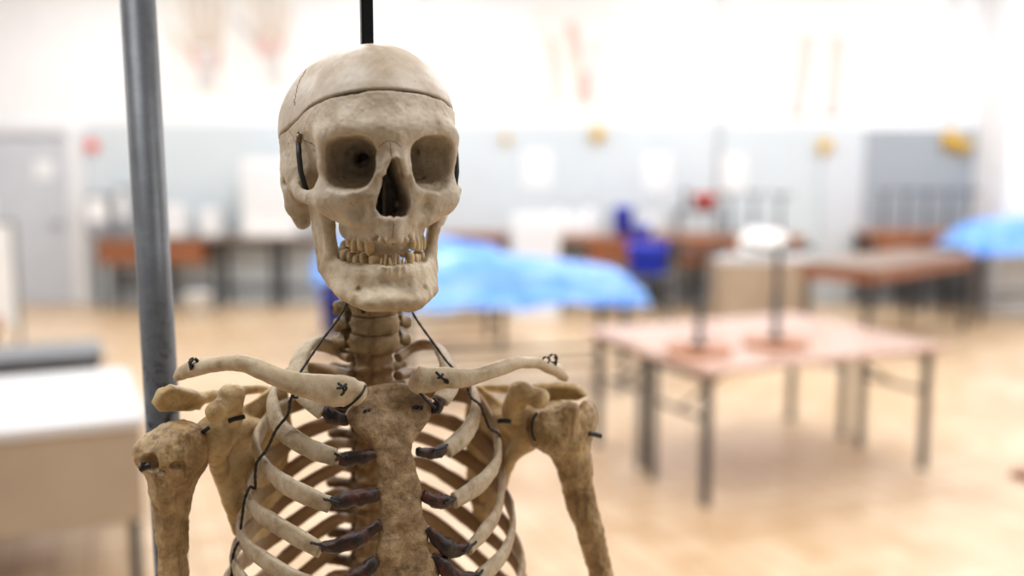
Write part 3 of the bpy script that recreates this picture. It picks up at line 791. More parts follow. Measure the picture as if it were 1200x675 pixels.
knot(scR, [(583,493,-.0225),(590,493,-.0235),(598,494,-.0225)], .0022)  # black stroke drawn in place of the dark spot on the bone

# ------------------------------------------------------------------ upper arm bones
def humerus(side):
    if side < 0:
        hd = Q(209, 527, -.018); tub = Q(176, 533, -.020); les = Q(190, 541, -.034)
        sh = [Q(204,545,-.018), Q(201,572,-.018), Q(201,605,-.017), Q(203,660,-.015), Q(204,760,-.012), Q(205,900,-.005)]
        rr = [.0220, .0168, .0128, .0118, .0112, .0108]
    else:
        hd = Q(648, 500, -.018); tub = Q(683, 495, -.020); les = Q(668, 484, -.034)
        sh = [Q(664,515,-.018), Q(672,540,-.018), Q(682,590,-.017), Q(696,640,-.015), Q(712,700,-.012), Q(738,840,-.005)]
        rr = [.0205, .0165, .0138, .0117, .0110, .0108]
    f = world_field([hd, tub, les] + sh, .035, .0014)
    f.add(ell(hd, (.0255, .025, .0235)))
    f.add(chain(sh, rr), .010)
    f.add(ell(tub, (.0115, .015, .0145)), .007)
    f.add(ell(les, (.0085, .008, .011)), .008)
    if side < 0:
        f.add(ell(Q(168, 528, -.02), (.0065, .008, .007)), .006)
        f.cut(ell(Q(178, 543, -.037), (.0065, .006, .0065)), .003); f.cut(ell(Q(208, 546, -.043), (.007, .004, .003)), .002); f.cut(ell(Q(188, 552, -.040), (.004, .003, .003)), .002)
    else:
        f.add(ell(Q(688, 482, -.018), (.008, .010, .010)), .006)
        f.cut(ell(Q(668, 500, -.050), (.004, .005, .010)), .004)
    V, Fq = surface_net(f.d, f.lo, f.h)
    return vf('upper_arm_bone', (R_(V), Fq), M['hum'], skel, [(40, .0012), (120, .0010), (330, .0008)])
huL = humerus(-1); huR = humerus(1)
knot(huL, [(176,545,-.040),(170,547,-.040),(164,550,-.040)], .0026); knot(huL, [(168,541,-.040),(167,547,-.041),(165,551,-.040)], .0016)
knot(huR, [(690,508,-.034),(697,509,-.034),(705,511,-.034)], .0022)
knot(huR, [(629,484,-.038),(624,494,-.041),(624,508,-.040),(627,516,-.038)], .0014)  # shade of the joint gap drawn as a black line

# ------------------------------------------------------------------ the thread that spaces the ribs
def thread(pts, r=.0011):
    C = catmull([Q(*p) for p in pts], 8)
    a = np.arange(len(C)) * 1.7
    V, Fq = tube(C, r * (1 + .15 * np.sin(a)), 8); vf('spacing_thread', (R_(V), Fq), M['wire'], skel)
thread([(412,338,-.020),(406,356,-.024),(396,374,-.028),(380,395,-.034),(364,418,-.042),(351,438,-.050),(347,448,-.056)], .0010)
thread([(478,340,-.020),(482,362,-.024),(492,380,-.030),(508,402,-.038),(524,424,-.046),(536,436,-.056)], .0010)
thread([(344,462,-.066),(340,470,-.064),(337,486,-.060),(324,503,-.056),(316,520,-.050),(311,529,-.046),(301,542,-.040),(299,558,-.038),(299,572,-.036),(293,571,-.034),(287,584,-.030),(284,604,-.028),(282,622,-.026),(284,632,-.030),(278,638,-.028),(273,652,-.026),(272,670,-.030),(268,690,-.03)], .0012)
knot(skel, [(345,458,-.074),(342,464,-.072),(348,466,-.072),(350,462,-.072)], .0009, 'wire_loop')
thread([(548,456,-.072),(552,466,-.060),(562,474,-.046),(568,488,-.040),(574,502,-.040),(584,508,-.036),(588,518,-.030)], .0012)
thread([(405,354,-.022),(414,352,-.02),(422,358,-.020),(427,366,-.018)], .0022)

# ================================================================== STAND
M['pole'] = None
def pole_mat():
    m, nt, b = new_mat('worn_grey_paint')
    tc = nt.nodes.new('ShaderNodeTexCoord')
    n = noise_node(nt, 30, 6, 0.7, tc.outputs['Object'])
    base = ramp(nt, n.outputs[0], [(0.3, rgb((70, 74, 80))), (0.7, rgb((98, 102, 108)))]).outputs[0]
    n2 = noise_node(nt, 70, 8, 0.8, tc.outputs['Object'], 0.5)
    ch = ramp(nt, n2.outputs[0], BW(0.53, 0.57))
    sx = nt.nodes.new('ShaderNodeSeparateXYZ'); nt.links.new(tc.outputs['Object'], sx.inputs[0])
    lo = ramp(nt, sx.outputs[2], [(0.0, (1, 1, 1, 1)), (1.0, (1, 1, 1, 1))])
    mr = nt.nodes.new('ShaderNodeMapRange'); mr.inputs['From Min'].default_value = 1.65; mr.inputs['From Max'].default_value = 1.53
    nt.links.new(sx.outputs[2], mr.inputs['Value'])
    mu = nt.nodes.new('ShaderNodeMath'); mu.operation = 'MULTIPLY'
    nt.links.new(ch.outputs[0], mu.inputs[0]); nt.links.new(mr.outputs[0], mu.inputs[1])
    base = mix(nt, mu.outputs[0], base, rgb((26, 24, 24)))
    nt.links.new(base, b.inputs['Base Color']); b.inputs['Roughness'].default_value = 0.42; b.inputs['Metallic'].default_value = 0.1
    bp = nt.nodes.new('ShaderNodeBump'); bp.inputs['Strength'].default_value = 0.15; bp.inputs['Distance'].default_value = 0.001
    nt.links.new(n2.outputs[0], bp.inputs['Height']); nt.links.new(bp.outputs[0], b.inputs['Normal'])
    return m
M['pole'] = pole_mat()
A = P(161.5, 0, .90); B = P(190, 480, .90); D = (B - A) / (A[2] - B[2])
top = A + D * -(2.06 - A[2]); bot = A + D * (A[2] - 0.06)
stand = empty('skeleton_stand', (bot[0], bot[1], 0)); tag(stand, 'worn grey round steel pole behind the right shoulder, with black hanging rod', 'stand')
SO = np.array([bot[0], bot[1], 0.0])
vf('pole', (tube(np.array([top, (top + bot) / 2, bot]), .0152, 28)[0] - SO, tube(np.array([top, (top + bot) / 2, bot]), .0152, 28)[1]), M['pole'], stand)
HR = P(430, 45, .795); VT = SKP + np.array([0, .0, .1065])
HX, HY = HR[0], HR[1]
av, af = tube(np.array([top + [0, 0, -.01], np.array([(top[0] + HX) / 2, (top[1] + HY) / 2, 2.065]), np.array([HX, HY, 2.05])]), .013, 18)
vf('arm', (av - SO, af), M['pole'], stand)
boxes('hanging_rod', [((HX - SO[0], HY - SO[1], (2.05 + 1.835) / 2), (.0046, .0046, (2.05 - 1.835) / 2), .3)], M['black'], stand, .0008)
for k in range(5):
    a = k * 2 * PI / 5 + .3
    e = np.array([.33 * math.cos(a), .33 * math.sin(a), .075])
    v_, f_ = tube(np.array([[0, 0, .085], e * .5 + [0, 0, .045], e]), .016, 12)
    ft = vf('foot', (v_, f_), M['pole'], stand)
    cv_, cf_ = lathe([(.0005, -.012), (.026, -.012), (.03, 0), (.026, .012), (.0005, .012)], 20)
    cv_ = np.stack([cv_[:, 2], cv_[:, 0], cv_[:, 1]], 1) + [e[0], e[1], .030]
    vf('caster', (cv_, cf_), M['black'], ft)

# ================================================================== ROOM
WY = 12.8
def floor_mat():
    m, nt, b = new_mat('beige_floor_tiles')
    tc = nt.nodes.new('ShaderNodeTexCoord')
    mp = nt.nodes.new('ShaderNodeMapping'); mp.inputs['Rotation'].default_value = (0, 0, math.radians(-22)); nt.links.new(tc.outputs['Object'], mp.inputs[0])
    br = nt.nodes.new('ShaderNodeTexBrick'); br.offset = 0.0; br.inputs['Scale'].default_value = 1.0
    br.inputs['Brick Width'].default_value = 0.15; br.inputs['Row Height'].default_value = 0.15
    br.inputs['Mortar Size'].default_value = 0.0045; br.inputs['Mortar Smooth'].default_value = 0.3; br.inputs['Bias'].default_value = 0.0
    br.inputs['Color1'].default_value = rgb((230, 213, 188)); br.inputs['Color2'].default_value = rgb((211, 188, 155)); br.inputs['Mortar'].default_value = rgb((150, 118, 82))
    nt.links.new(mp.outputs[0], br.inputs['Vector'])
    n = noise_node(nt, 0.8, 4, 0.6, tc.outputs['Object'])
    r = ramp(nt, n.outputs[0], [(0.3, rgb((232, 214, 196))), (0.7, rgb((255, 250, 244)))])
    col = mix(nt, 1.0, br.outputs[0], r.outputs[0], 'MULTIPLY')
    nt.links.new(col, b.inputs['Base Color'])
    b.inputs['Roughness'].default_value = 0.34; b.inputs['Specular IOR Level'].default_value = 0.6
    bp = nt.nodes.new('ShaderNodeBump'); bp.inputs['Strength'].default_value = 0.3; bp.inputs['Distance'].default_value = 0.002; bp.invert = True
    nt.links.new(br.outputs['Fac'], bp.inputs['Height']); nt.links.new(bp.outputs[0], b.inputs['Normal'])
    return m
def struct(o): o['kind'] = 'structure'; return o
M['white'] = plain('white_plaster', (242, 243, 245), 0.7, 0, .02, 3)
M['dado'] = plain('grey_blue_wall_paint', (206, 215, 220), 0.45, 0, .03, 2)
M['dado2'] = plain('darker_grey_wall_band', (158, 166, 174), 0.5, 0, .04, 2)
M['door'] = plain('grey_door_paint', (198, 203, 212), 0.5, 0, .04, 3)
M['pipe'] = plain('pale_grey_pipe', (204, 207, 211), 0.5, 0, .02)
M['pipe2'] = plain('pale_blue_grey_panel', (206, 212, 218), 0.5, 0, .02)
M['doorf'] = plain('white_frame_paint', (226, 228, 232), 0.5, 0, .02)
M['ceil'] = plain('ceiling_paint', (240, 240, 240), 0.8, 0, .02)
M['steel'] = plain('dark_table_steel', (70, 72, 76), 0.45, .5)
M['steel2'] = plain('grey_table_steel', (120, 124, 130), 0.45, .5)
M['black2'] = plain('black_legs', (42, 44, 48), 0.5, .2)
M['lam'] = plain('pinkish_wood_laminate', (204, 166, 148), 0.18, 0, .12, 6, spec=.7)
M['wood'] = plain('brown_wood', (146, 88, 54), 0.4, 0, .25, 10)
M['wood2'] = plain('reddish_wood_seat', (176, 120, 84), 0.4, 0, .2, 12)
M['top2'] = plain('greyish_worktop', (150, 130, 116), 0.35, 0, .12, 5)
M['blue'] = None
def sheet_mat():
    m, nt, b = new_mat('blue_plastic_sheet')
    tc = nt.nodes.new('ShaderNodeTexCoord'); n = noise_node(nt, 3.2, 5, .6, tc.outputs['Object'], .8)
    r = ramp(nt, n.outputs[0], [(.28, rgb((56, 120, 226))), (.5, rgb((104, 164, 242))), (.72, rgb((158, 202, 249)))])  # palest blues put the sheet's highlights into its colour
    nt.links.new(r.outputs[0], b.inputs['Base Color']); b.inputs['Roughness'].default_value = .3
    return m
M['blue'] = sheet_mat()
M['bin'] = plain('deep_blue_plastic', (44, 66, 218), 0.4, 0, .1)
M['wplast'] = plain('white_plastic', (236, 238, 240), 0.4, 0, .03)
M['wbag'] = plain('white_bag_plastic', (244, 242, 238), 0.5, 0, .04, 20, .4)
M['yellow'] = plain('yellow_paint', (222, 176, 30), 0.4, 0, .12)
M['red'] = plain('red_plastic', (244, 84, 62), 0.45, 0, .1)
M['beige'] = plain('beige_panel', (176, 158, 138), 0.5, 0, .06, 3)
M['wtop'] = plain('pale_steel_top', (222, 224, 228), 0.28, .1, .03, 3)
M['paper'] = plain('poster_paper', (240, 238, 234), 0.7, 0, .02)
M['inkred'] = plain('faded_red_ink', (224, 186, 178), 0.8, 0, .25, 14)
M['inkbrown'] = plain('faded_brown_ink', (222, 208, 194), 0.8, 0, .16, 14)
M['inkgrey'] = plain('faded_grey_ink', (214, 210, 208), 0.8, 0, .18, 14)
M['pot'] = plain('grey_machine', (150, 154, 162), .4, .3, .08)

XL, XR, YB, ZC = -7.6, 7.6, -3.2, 4.4
struct(boxes('floor', [((0, (WY + YB) / 2, -.05), ((XR - XL) / 2, (WY - YB) / 2, .05))], floor_mat(), None, 0))
struct(boxes('ceiling', [((0, (WY + YB) / 2, ZC + .05), ((XR - XL) / 2, (WY - YB) / 2, .05))], M['ceil'], None, 0))
DT = 2.29
struct(boxes('wall_back', [((0, WY + .1, ZC / 2), ((XR - XL) / 2 + .2, .1, ZC / 2))], M['white'], None, 0))
struct(boxes('wall_left', [((XL - .1, (WY + YB) / 2, ZC / 2), (.1, (WY - YB) / 2, ZC / 2))], M['white'], None, 0))
struct(boxes('wall_right', [((XR + .1, (WY + YB) / 2, ZC / 2), (.1, (WY - YB) / 2, ZC / 2))], M['white'], None, 0))
wx = lambda u: P(u, 250, WY)[0]
def wz(v): return P(600, v, WY)[2]
# painted lower band of the wall
struct(boxes('trim_1', [(((wx(106) + wx(1000)) / 2, WY - .01, DT / 2), ((wx(1000) - wx(106)) / 2, .01, DT / 2))], M['dado'], None, 0))
struct(boxes('trim_2', [(((wx(1000) + wx(1172)) / 2, WY - .012, DT / 2 - .03), ((wx(1172) - wx(1000)) / 2, .012, DT / 2 - .03))], M['dado2'], None, 0))  # darker grey stretch of the band at right
struct(boxes('trim_3', [(((wx(960) + wx(1008)) / 2, WY - .03, 1.2), ((wx(1008) - wx(960)) / 2, .03, 1.02))], M['pipe2'], None, 0))
# white pier at the right
pr = P(1190, 300, 11.9)
struct(boxes('wall_pier', [((pr[0] + .12, 12.35, ZC / 2), (.27, .45, ZC / 2))], M['white'], None, 0))
# door
d1 = empty('door_1', (wx(40), WY, 0)); struct(d1)
hw = (wx(85) - wx(40))
def P0(o): return np.array(o.location)
boxes('door_leaf', [((0, -.02, 1.08), (hw, .02, 1.08))], M['door'], d1, .004)
boxes('door_frame', [((hw + .10, -.05, 1.12), (.10, .05, 1.12)), ((-hw - .10, -.05, 1.12), (.10, .05, 1.12)), ((0, -.05, 2.225), (hw, .05, .055))], M['doorf'], d1, .004)
boxes('door_notice', [((.18, -.045, 1.72), (.12, .004, .12))], M['wplast'], d1, 0)
vf('door_handle', tube(np.array([[hw - .12, -.04, 1.02], [hw - .12, -.1, 1.02], [hw - .28, -.1, 1.02]]), .014, 10), M['steel2'], d1)
# pipe, joint and plain grey line on the wall
for i, u in enumerate((498, 845, 1116)):
    x = P(u, 60, WY)[0]
    m_ = M['doorf'] if i == 0 else M['pipe']
    o = vf('wall_pipe_or_line', tube(np.array([[x, WY - .035, 1.3 if i == 1 else 2.3], [x, WY - .035, 3.2], [x, WY - .035, ZC]]), .022 if i != 0 else .018, 10), m_)
    tag(o, ['thin pale pipe on the white wall beside the skull', 'grey vertical pipe on the white wall above the red object', 'grey vertical line on the white wall at right, above the darker grey band'][i], 'pipe')

# posters --------------------------------------------------------------
def poster(name, u0, v0, u1, v1, strokes, label):
    a = P((u0 + u1) / 2, (v0 + v1) / 2, WY - .004)
    o = empty(name, tuple(a)); tag(o, label, 'poster', 'anatomical posters on the back wall')
    s = 12.45 / F
    boxes('sheet', [((0, 0, 0), ((u1 - u0) / 2 * s, .003, (v1 - v0) / 2 * s))], M['paper'], o, 0)
    for mi, (mat, pts, w) in enumerate(strokes):
        C = np.array([[(x - (u0 + u1) / 2) * s, -.004 - .0004 * mi, ((v0 + v1) / 2 - y) * s] for x, y in pts])
        C = catmull(C, 5); W = resamp(w if np.ndim(w) else [w, w], len(C)) * s
        vf('printed_figure', sweep(C, W, .0012, lambda q, t: np.cross(t, (0, 1, 0)), 8), M[mat], o)
hand1 = [('inkbrown', [(228, 55), (222, 20), (219, -8)], [5, 4, 3]), ('inkbrown', [(237, 55), (235, 15), (234, -12)], [5, 4, 3]), ('inkbrown', [(246, 55), (248, 18), (250, -10)], [5, 4, 3]), ('inkbrown', [(254, 58), (259, 25), (263, 2)], [5, 4, 3]),
         ('inkbrown', [(226, 68), (210, 50), (200, 34)], [6, 4, 3]), ('inkgrey', [(239, 60), (240, 80), (241, 104)], [15, 11, 9]), ('inkred', [(224, 58), (229, 68), (232, 82)], [5, 6, 3]), ('inkred', [(255, 56), (256, 68), (253, 82)], [3, 4, 2])]
hand2 = [('inkbrown', [(305, 45), (302, 20), (301, -6)], [5, 3, 2]), ('inkbrown', [(314, 44), (313, 15), (313, -10)], [5, 3, 2]), ('inkbrown', [(322, 44), (324, 18), (326, -6)], [5, 3, 2]), ('inkbrown', [(330, 46), (335, 24), (339, 4)], [5, 3, 2]),
         ('inkgrey', [(298, 48), (284, 32), (275, 22)], [5, 4, 3]), ('inkred', [(301, 46), (309, 55), (314, 68)], [6, 9, 6]), ('inkred', [(332, 44), (326, 55), (320, 68)], [4, 6, 5]), ('inkgrey', [(317, 62), (319, 80), (322, 98)], [9, 7, 6])]
legs = [('inkbrown', [(645, 42), (650, 70), (654, 118)], [6, 5, 3]), ('inkbrown', [(668, 26), (674, 62), (680, 118)], [7, 7, 4]), ('inkgrey', [(702, 45), (697, 70), (690, 118)], [6, 5, 3]), ('inkred', [(664, 30), (675, 45), (679, 70)], [3, 5, 4]), ('inkred', [(686, 84), (689, 100), (687, 124)], [4, 6, 3]), ('inkred', [(648, 60), (652, 90), (653, 122)], [2, 2.5, 2])]
arm1 = [('inkgrey', [(945, 42), (941, 85), (934, 138)], [8, 8, 8]), ('inkbrown', [(946, 46), (942, 75), (938, 104)], [4, 4, 3])]
arm2 = [('inkgrey', [(980, 42), (979, 85), (976, 138)], [8, 8, 9]), ('inkbrown', [(981, 46), (981, 78), (979, 104)], [5, 4, 3])]
poster('anatomy_poster', 190, -30, 272, 112, hand1, 'wall poster with large faded drawing of hand bones, left of the skull')
poster('anatomy_poster', 276, -30, 346, 106, hand2, 'wall poster of a hand with red muscles, close beside the skull')
poster('anatomy_poster', 622, 5, 726, 152, legs, 'wall poster with red and brown limb drawings, high on the middle wall')
poster('anatomy_poster', 922, 34, 954, 148, arm1, 'narrow brown limb poster, the left one of the pair at right')
poster('anatomy_poster', 962, 34, 996, 148, arm2, 'narrow brown limb poster, the right one of the pair at right')

# small wall fittings ------------------------------------------------------
def fitting(u, v, r, label, Y=WY - .02, mat='yellow'):
    p = P(u, v, Y); o = empty('wall_fitting', tuple(p)); tag(o, label, 'fitting', 'yellow fittings along the top of the painted wall band')
    s = 12.45 / F
    V, Fq = lathe([(.0005, 0), (r * s * .35, 0), (r * s * .35, .05), (r * s * .5, .055), (r * s * 1.05, .07), (r * s * 1.05, .10), (r * s * .5, .12), (.0005, .125)], 20)
    V = np.stack([V[:, 0], -V[:, 2], V[:, 1]], 1); vf('knob', (V, Fq), M[mat], o)
    boxes('bracket', [((0, -.012, -r * s * .9), (r * s * .45, .012, r * s * .8))], M[mat], o, .002)
fitting(593, 162, 4.5, 'small yellow fitting on the wall, first right of the skull')
fitting(700, 156, 7.5, 'round yellow fitting under the middle limb poster')
fitting(965, 171, 7.5, 'yellow fitting below the pair of narrow limb posters')
fitting(1110, 163, 8.5, 'dull yellow fitting at far right, the upper left of two')
fitting(1126, 170, 7.5, 'bright yellow fitting at far right, the lower right of two', WY - .03)
ra_ = P(109, 171, WY - .021)
V, Fq = lathe([(.0005, 0), (.07, 0), (.075, .05), (.05, .08), (.0005, .085)], 20); V = np.stack([V[:, 0], -V[:, 2], V[:, 1]], 1)
o = vf('alarm_bell', (V, Fq), M['red']); o.location = tuple(ra_); tag(o, 'small red round alarm at the top corner of the grey door', 'alarm')

# tables -----------------------------------------------------------------------
DYv = np.array([-math.sin(math.radians(25)), math.cos(math.radians(25))]); RZ = math.radians(25)
def folding_table(near, L, W, H, label, legmat='steel', top='lam', apron=0, thick=.028, group=None, rz=RZ, cat='table', nleg=4, braces=True):
    dx = np.array([math.cos(rz), math.sin(rz)]); dy = np.array([-dx[1], dx[0]])
    c = np.array(near) + dx * L / 2 + dy * W / 2
    t = empty('work_table', (c[0], c[1], 0), rz); tag(t, label, cat, group)
    boxes('tabletop', [((0, 0, H - thick / 2), (L / 2, W / 2, thick / 2))], M[top], t, .005)
    if apron:
        boxes('apron', [((0, -W / 2 + .05, H - thick - apron / 2), (L / 2 - .05, .012, apron / 2)), ((0, W / 2 - .05, H - thick - apron / 2), (L / 2 - .05, .012, apron / 2)),
                        ((-L / 2 + .05, 0, H - thick - apron / 2), (.012, W / 2 - .06, apron / 2)), ((L / 2 - .05, 0, H - thick - apron / 2), (.012, W / 2 - .06, apron / 2))], M['wood'], t, .003)
    for sx in (-1, 1):
        for sy in (-1, 1):
            boxes('leg', [((sx * (L / 2 - .07), sy * (W / 2 - .10), (H - thick) / 2), (.021, .021, (H - thick) / 2))], M[legmat], t, .003)
        if braces:
            boxes('end_rail', [((sx * (L / 2 - .07), 0, H - thick - .03), (.014, W / 2 - .12, .028))], M[legmat], t, .002)
            v_, f_ = tube(np.array([[sx * (L / 2 - .07), 0, H * .62], [sx * (L / 2 - .3), 0, H * .80], [sx * (L / 2 - .48), 0, H - thick - .005]]), .011, 8)
            vf('brace', (v_, f_), M[legmat], t)
            boxes('cross_bar', [((sx * (L / 2 - .07), 0, H * .62), (.010, W / 2 - .12, .012))], M[legmat], t, .002)
    return t
LT = 1.68; N0 = np.array([.98, 4.88])
folding_table(N0, LT, .70, .74, 'pinkish wood folding table with dark steel legs, nearer of two pushed together', top='lam')
N1 = N0 + DYv * .705 + np.array([.05, .03])
folding_table(N1, LT, .70, .74, 'pinkish wood folding table carrying two upturned stools, further of two pushed together', top='lam')
# stools upside down
def stool(p, zt, rz, label, group=None, h=.56, seat='wood2', r=.185):
    t = empty('upturned_stool', (p[0], p[1], zt), rz); tag(t, label, 'stool', group)
    vf('seat', lathe([(.0005, 0), (r - .006, 0), (r, .008), (r, .024), (r - .008, .032), (.0005, .032)], 36), M[seat], t)
    vf('post', lathe([(.0005, .032), (.06, .032), (.06, .04), (.022, .05), (.022, h * .55), (.016, h * .56), (.016, h - .03), (.03, h - .03), (.03, h), (.0005, h)], 20), M['black2'], t)
    for k in range(4):
        a = k * PI / 2 + .4; e = np.array([r * 1.02 * math.cos(a), r * 1.02 * math.sin(a), 0])
        v_, f_ = tube(np.array([[0, 0, h - .02], e * .55 + [0, 0, h - .012], e + [0, 0, h + .012]]), .014, 8)
        vf('foot', (v_, f_), M['black2'], t)
    return t
g1 = G(819, 405, .775); g2 = G(909, 397, .775)
stool(g1, .7405, .2, 'upturned stool with wooden seat on the pinkish table, the left of two'); stool(g2, .7405, .7, 'upturned stool with wooden seat on the pinkish table, the right of two')
# second table to the right rear
folding_table((3.3, 9.0), 2.3, .82, .84, 'long brown table with deep wooden apron under the pale column, legs dark', legmat='black2', top='top2', apron=.12, rz=math.atan2(1.6, 1.7), braces=False, thick=.035)
# table whose corner enters at the right edge
folding_table((1.95, 2.58), 1.4, .7, .75, 'brown table corner entering at the right edge of the picture', top='wood')

# left foreground tables
def chest(near, L, W, zt, zb, label, top='wtop', rz=RZ, th=.04, front='beige'):
    dx = np.array([math.cos(rz), math.sin(rz)]); dy = np.array([-dx[1], dx[0]])
    c = np.array(near) - dx * L / 2 + dy * W / 2          # near = right front corner
    t = empty('dissection_table', (c[0], c[1], 0), rz); tag(t, label, 'table')
    boxes('tabletop', [((0, 0, zt - th / 2), (L / 2, W / 2, th / 2))], M[top], t, .006)
    boxes('cabinet_body', [((0, 0, (zt - th + zb) / 2), (L / 2 - .02, W / 2 - .02, (zt - th - zb) / 2))], M[front], t, .004)
    for sx in (-1, 1):
        for sy in (-1, 1):
            boxes('leg', [((sx * (L / 2 - .06), sy * (W / 2 - .06), zb / 2), (.022, .022, zb / 2))], M['black2'], t, .003)
    boxes('lower_rail', [((0, W / 2 - .06, zb * .5), (L / 2 - .1, .012, .02))], M['black2'], t, .002)
c1 = G(172, 488, .76); chest(c1[:2], 1.7, 1.1, .76, .33, 'pale topped beige cabinet table in the left foreground behind the pole')
c2 = G(122, 414, .76); chest(c2[:2], 1.5, .5, .76, .62, 'low grey steel table just behind the pale topped cabinet table', top='steel2', front='black2')

# draped tables -------------------------------------------------------------------
def gurney(c, L, W, H, rz, label):
    t = empty('trolley_table', (c[0], c[1], 0), rz); tag(t, label, 'trolley')
    boxes('tray', [((0, 0, H - .03), (L / 2, W / 2, .03))], M['steel2'], t, .004)
    for sx in (-1, 1):
        for sy in (-1, 1):
            boxes('leg', [((sx * (L / 2 - .15), sy * (W / 2 - .08), (H - .06) / 2), (.022, .022, (H - .06) / 2))], M['black2'], t, .003)
    boxes('lower_frame', [((0, W / 2 - .08, .25), (L / 2 - .17, .014, .014)), ((0, -W / 2 + .08, .25), (L / 2 - .17, .014, .014))], M['black2'], t, .002)
def drape(c, L, W, H, rz, label, hgt, drop, seed):
    nx, ny = 90, 50
    rs = np.random.RandomState(seed); ph = rs.rand(12) * 6
    X, Y = np.meshgrid(np.linspace(-1, 1, nx), np.linspace(-1, 1, ny), indexing='ij')
    ax_ = np.interp(X, [-1, -.85, -.6, -.2, .2, .6, .82, 1], [.2, .75, .95, 1.0, .86, .66, .5, .08])
    sec = np.clip(1 - (np.abs(Y) / .72) ** 2.6, 0, 1) ** .8
    Z = hgt * ax_ * sec
    edge = np.clip((np.abs(Y) - .72) / .28, 0, 1); end = np.clip((np.abs(X) - .90) / .10, 0, 1)
    fold = sum(np.sin(X * (5 + 3 * i) + Y * (3 + 2 * i) + ph[i]) / (i + 1.5) for i in range(5)) * .010
    Z = Z + fold - edge ** 1.5 * drop * (1 + .12 * np.sin(X * 9 + ph[6]) + .06 * np.sin(X * 23 + ph[7])) - end ** 1.5 * drop * .8
    Yw = np.where(np.abs(Y) > .72, np.sign(Y) * (.72 + (np.abs(Y) - .72) * .9), Y) * W / 2 * 1.16
    V = np.stack([X * L / 2 * 1.03 + 0 * Y, Yw, H + .012 + np.maximum(Z, -drop * 1.3)], -1).reshape(-1, 3)
    inside = (np.abs(V[:, 0]) < L / 2) & (np.abs(V[:, 1]) < W / 2); V[inside, 2] = np.maximum(V[inside, 2], H + .006)
    i, j = np.meshgrid(np.arange(nx - 1), np.arange(ny - 1), indexing='ij'); a = (i * ny + j).ravel()
    o = vf('draped_sheet', (V, np.stack([a, a + ny, a + ny + 1, a + 1], 1)), M['blue'])
    o.location = (c[0], c[1], 0); o.rotation_euler = (0, 0, rz); tag(o, label, 'sheet')
gz = math.radians(14)
gurney((-.02, 7.75), 2.0, .74, .80, gz, 'dark legged trolley under the large blue sheet beside the skull')
drape((-.02, 7.75), 2.0, .74, .80, gz, 'large blue plastic sheet over a long shape on the trolley beside the skull', .28, .10, 1)
gurney((-.95, 9.6), 1.9, .74, .80, gz, 'trolley further back, mostly hidden behind the jaw')
drape((-.95, 9.6), 1.9, .74, .80, gz, 'smaller looking pale blue sheet further back, next to the jaw', .32, .10, 2)
gurney((6.05, 11.55), 2.1, .74, .86, gz, 'trolley under the blue sheet at the far right edge')
drape((6.05, 11.55), 2.1, .74, .86, gz, 'blue plastic sheet over a long shape at the far right edge', .30, .08, 3)

# benches along the back wall -----------------------------------------------------------
def bench(u0, u1, zt, depth, label, drawers=(), legs=4, ywall=WY - .03, top='top2', back=None, Yf=None):
    Yf = ywall - depth; x0, x1 = P(u0, 270, Yf)[0], P(u1, 270, Yf)[0]
    c = ((x0 + x1) / 2, ywall - depth / 2); L = x1 - x0
    t = empty('lab_bench', (c[0], c[1], 0)); tag(t, label, 'bench')
    boxes('worktop', [((0, 0, zt - .02), (L / 2, depth / 2, .02))], M[top], t, .004)
    for k in range(legs):
        x = -L / 2 + .06 + (L - .12) * k / (legs - 1)
        for sy in (-1, 1):
            boxes('leg', [((x, sy * (depth / 2 - .06), (zt - .04) / 2), (.028, .028, (zt - .04) / 2))], M['black2'], t, .003)
    boxes('foot_rail', [((0, depth / 2 - .06, .22), (L / 2 - .06, .015, .03)), ((0, depth / 2 - .06, zt - .1), (L / 2 - .06, .015, .05))], M['steel2'], t, .003)
    for (a, b) in drawers:
        xa, xb = P(a, 270, Yf)[0] - c[0], P(b, 270, Yf)[0] - c[0]
        d = boxes('drawer', [(((xa + xb) / 2, -depth / 2 + .22, zt - .04 - .15), ((xb - xa) / 2, .2, .145))], M['wood'], t, .004)
        V, Fq = lathe([(.0005, 0), (.012, 0), (.02, .02), (.0005, .03)], 12); V = np.stack([V[:, 0] + (xa + xb) / 2, -V[:, 2] - depth / 2 + .02, V[:, 1] + zt - .19], 1)
        vf('knob', (V, Fq), M['steel2'], d)
    return t
bench(106, 392, .90, .6, 'long grey lab bench with brown drawers between grey door and skull', [(112, 170), (172, 236)], 5)
bench(500, 596, .92, .6, 'short lab bench with brown edge right behind the jaw', [(505, 590)], 3, top='wood')
bench(655, 772, .90, .7, 'lab bench with brown top behind the blue bins', [(690, 742)], 3, top='wood2')
bench(779, 872, .92, .9, 'reddish brown lab bench carrying the red pot', [(800, 868)], 3, top='wood2')
bench(905, 946, .90, .7, 'small brown bench with dark base left of the pale column', [(908, 943)], 2, top='wood2')
bench(1022, 1200, .95, .7, 'brown lab bench under the row of upturned stools at right', [(1030, 1080), (1085, 1140)], 4, top='wood2')

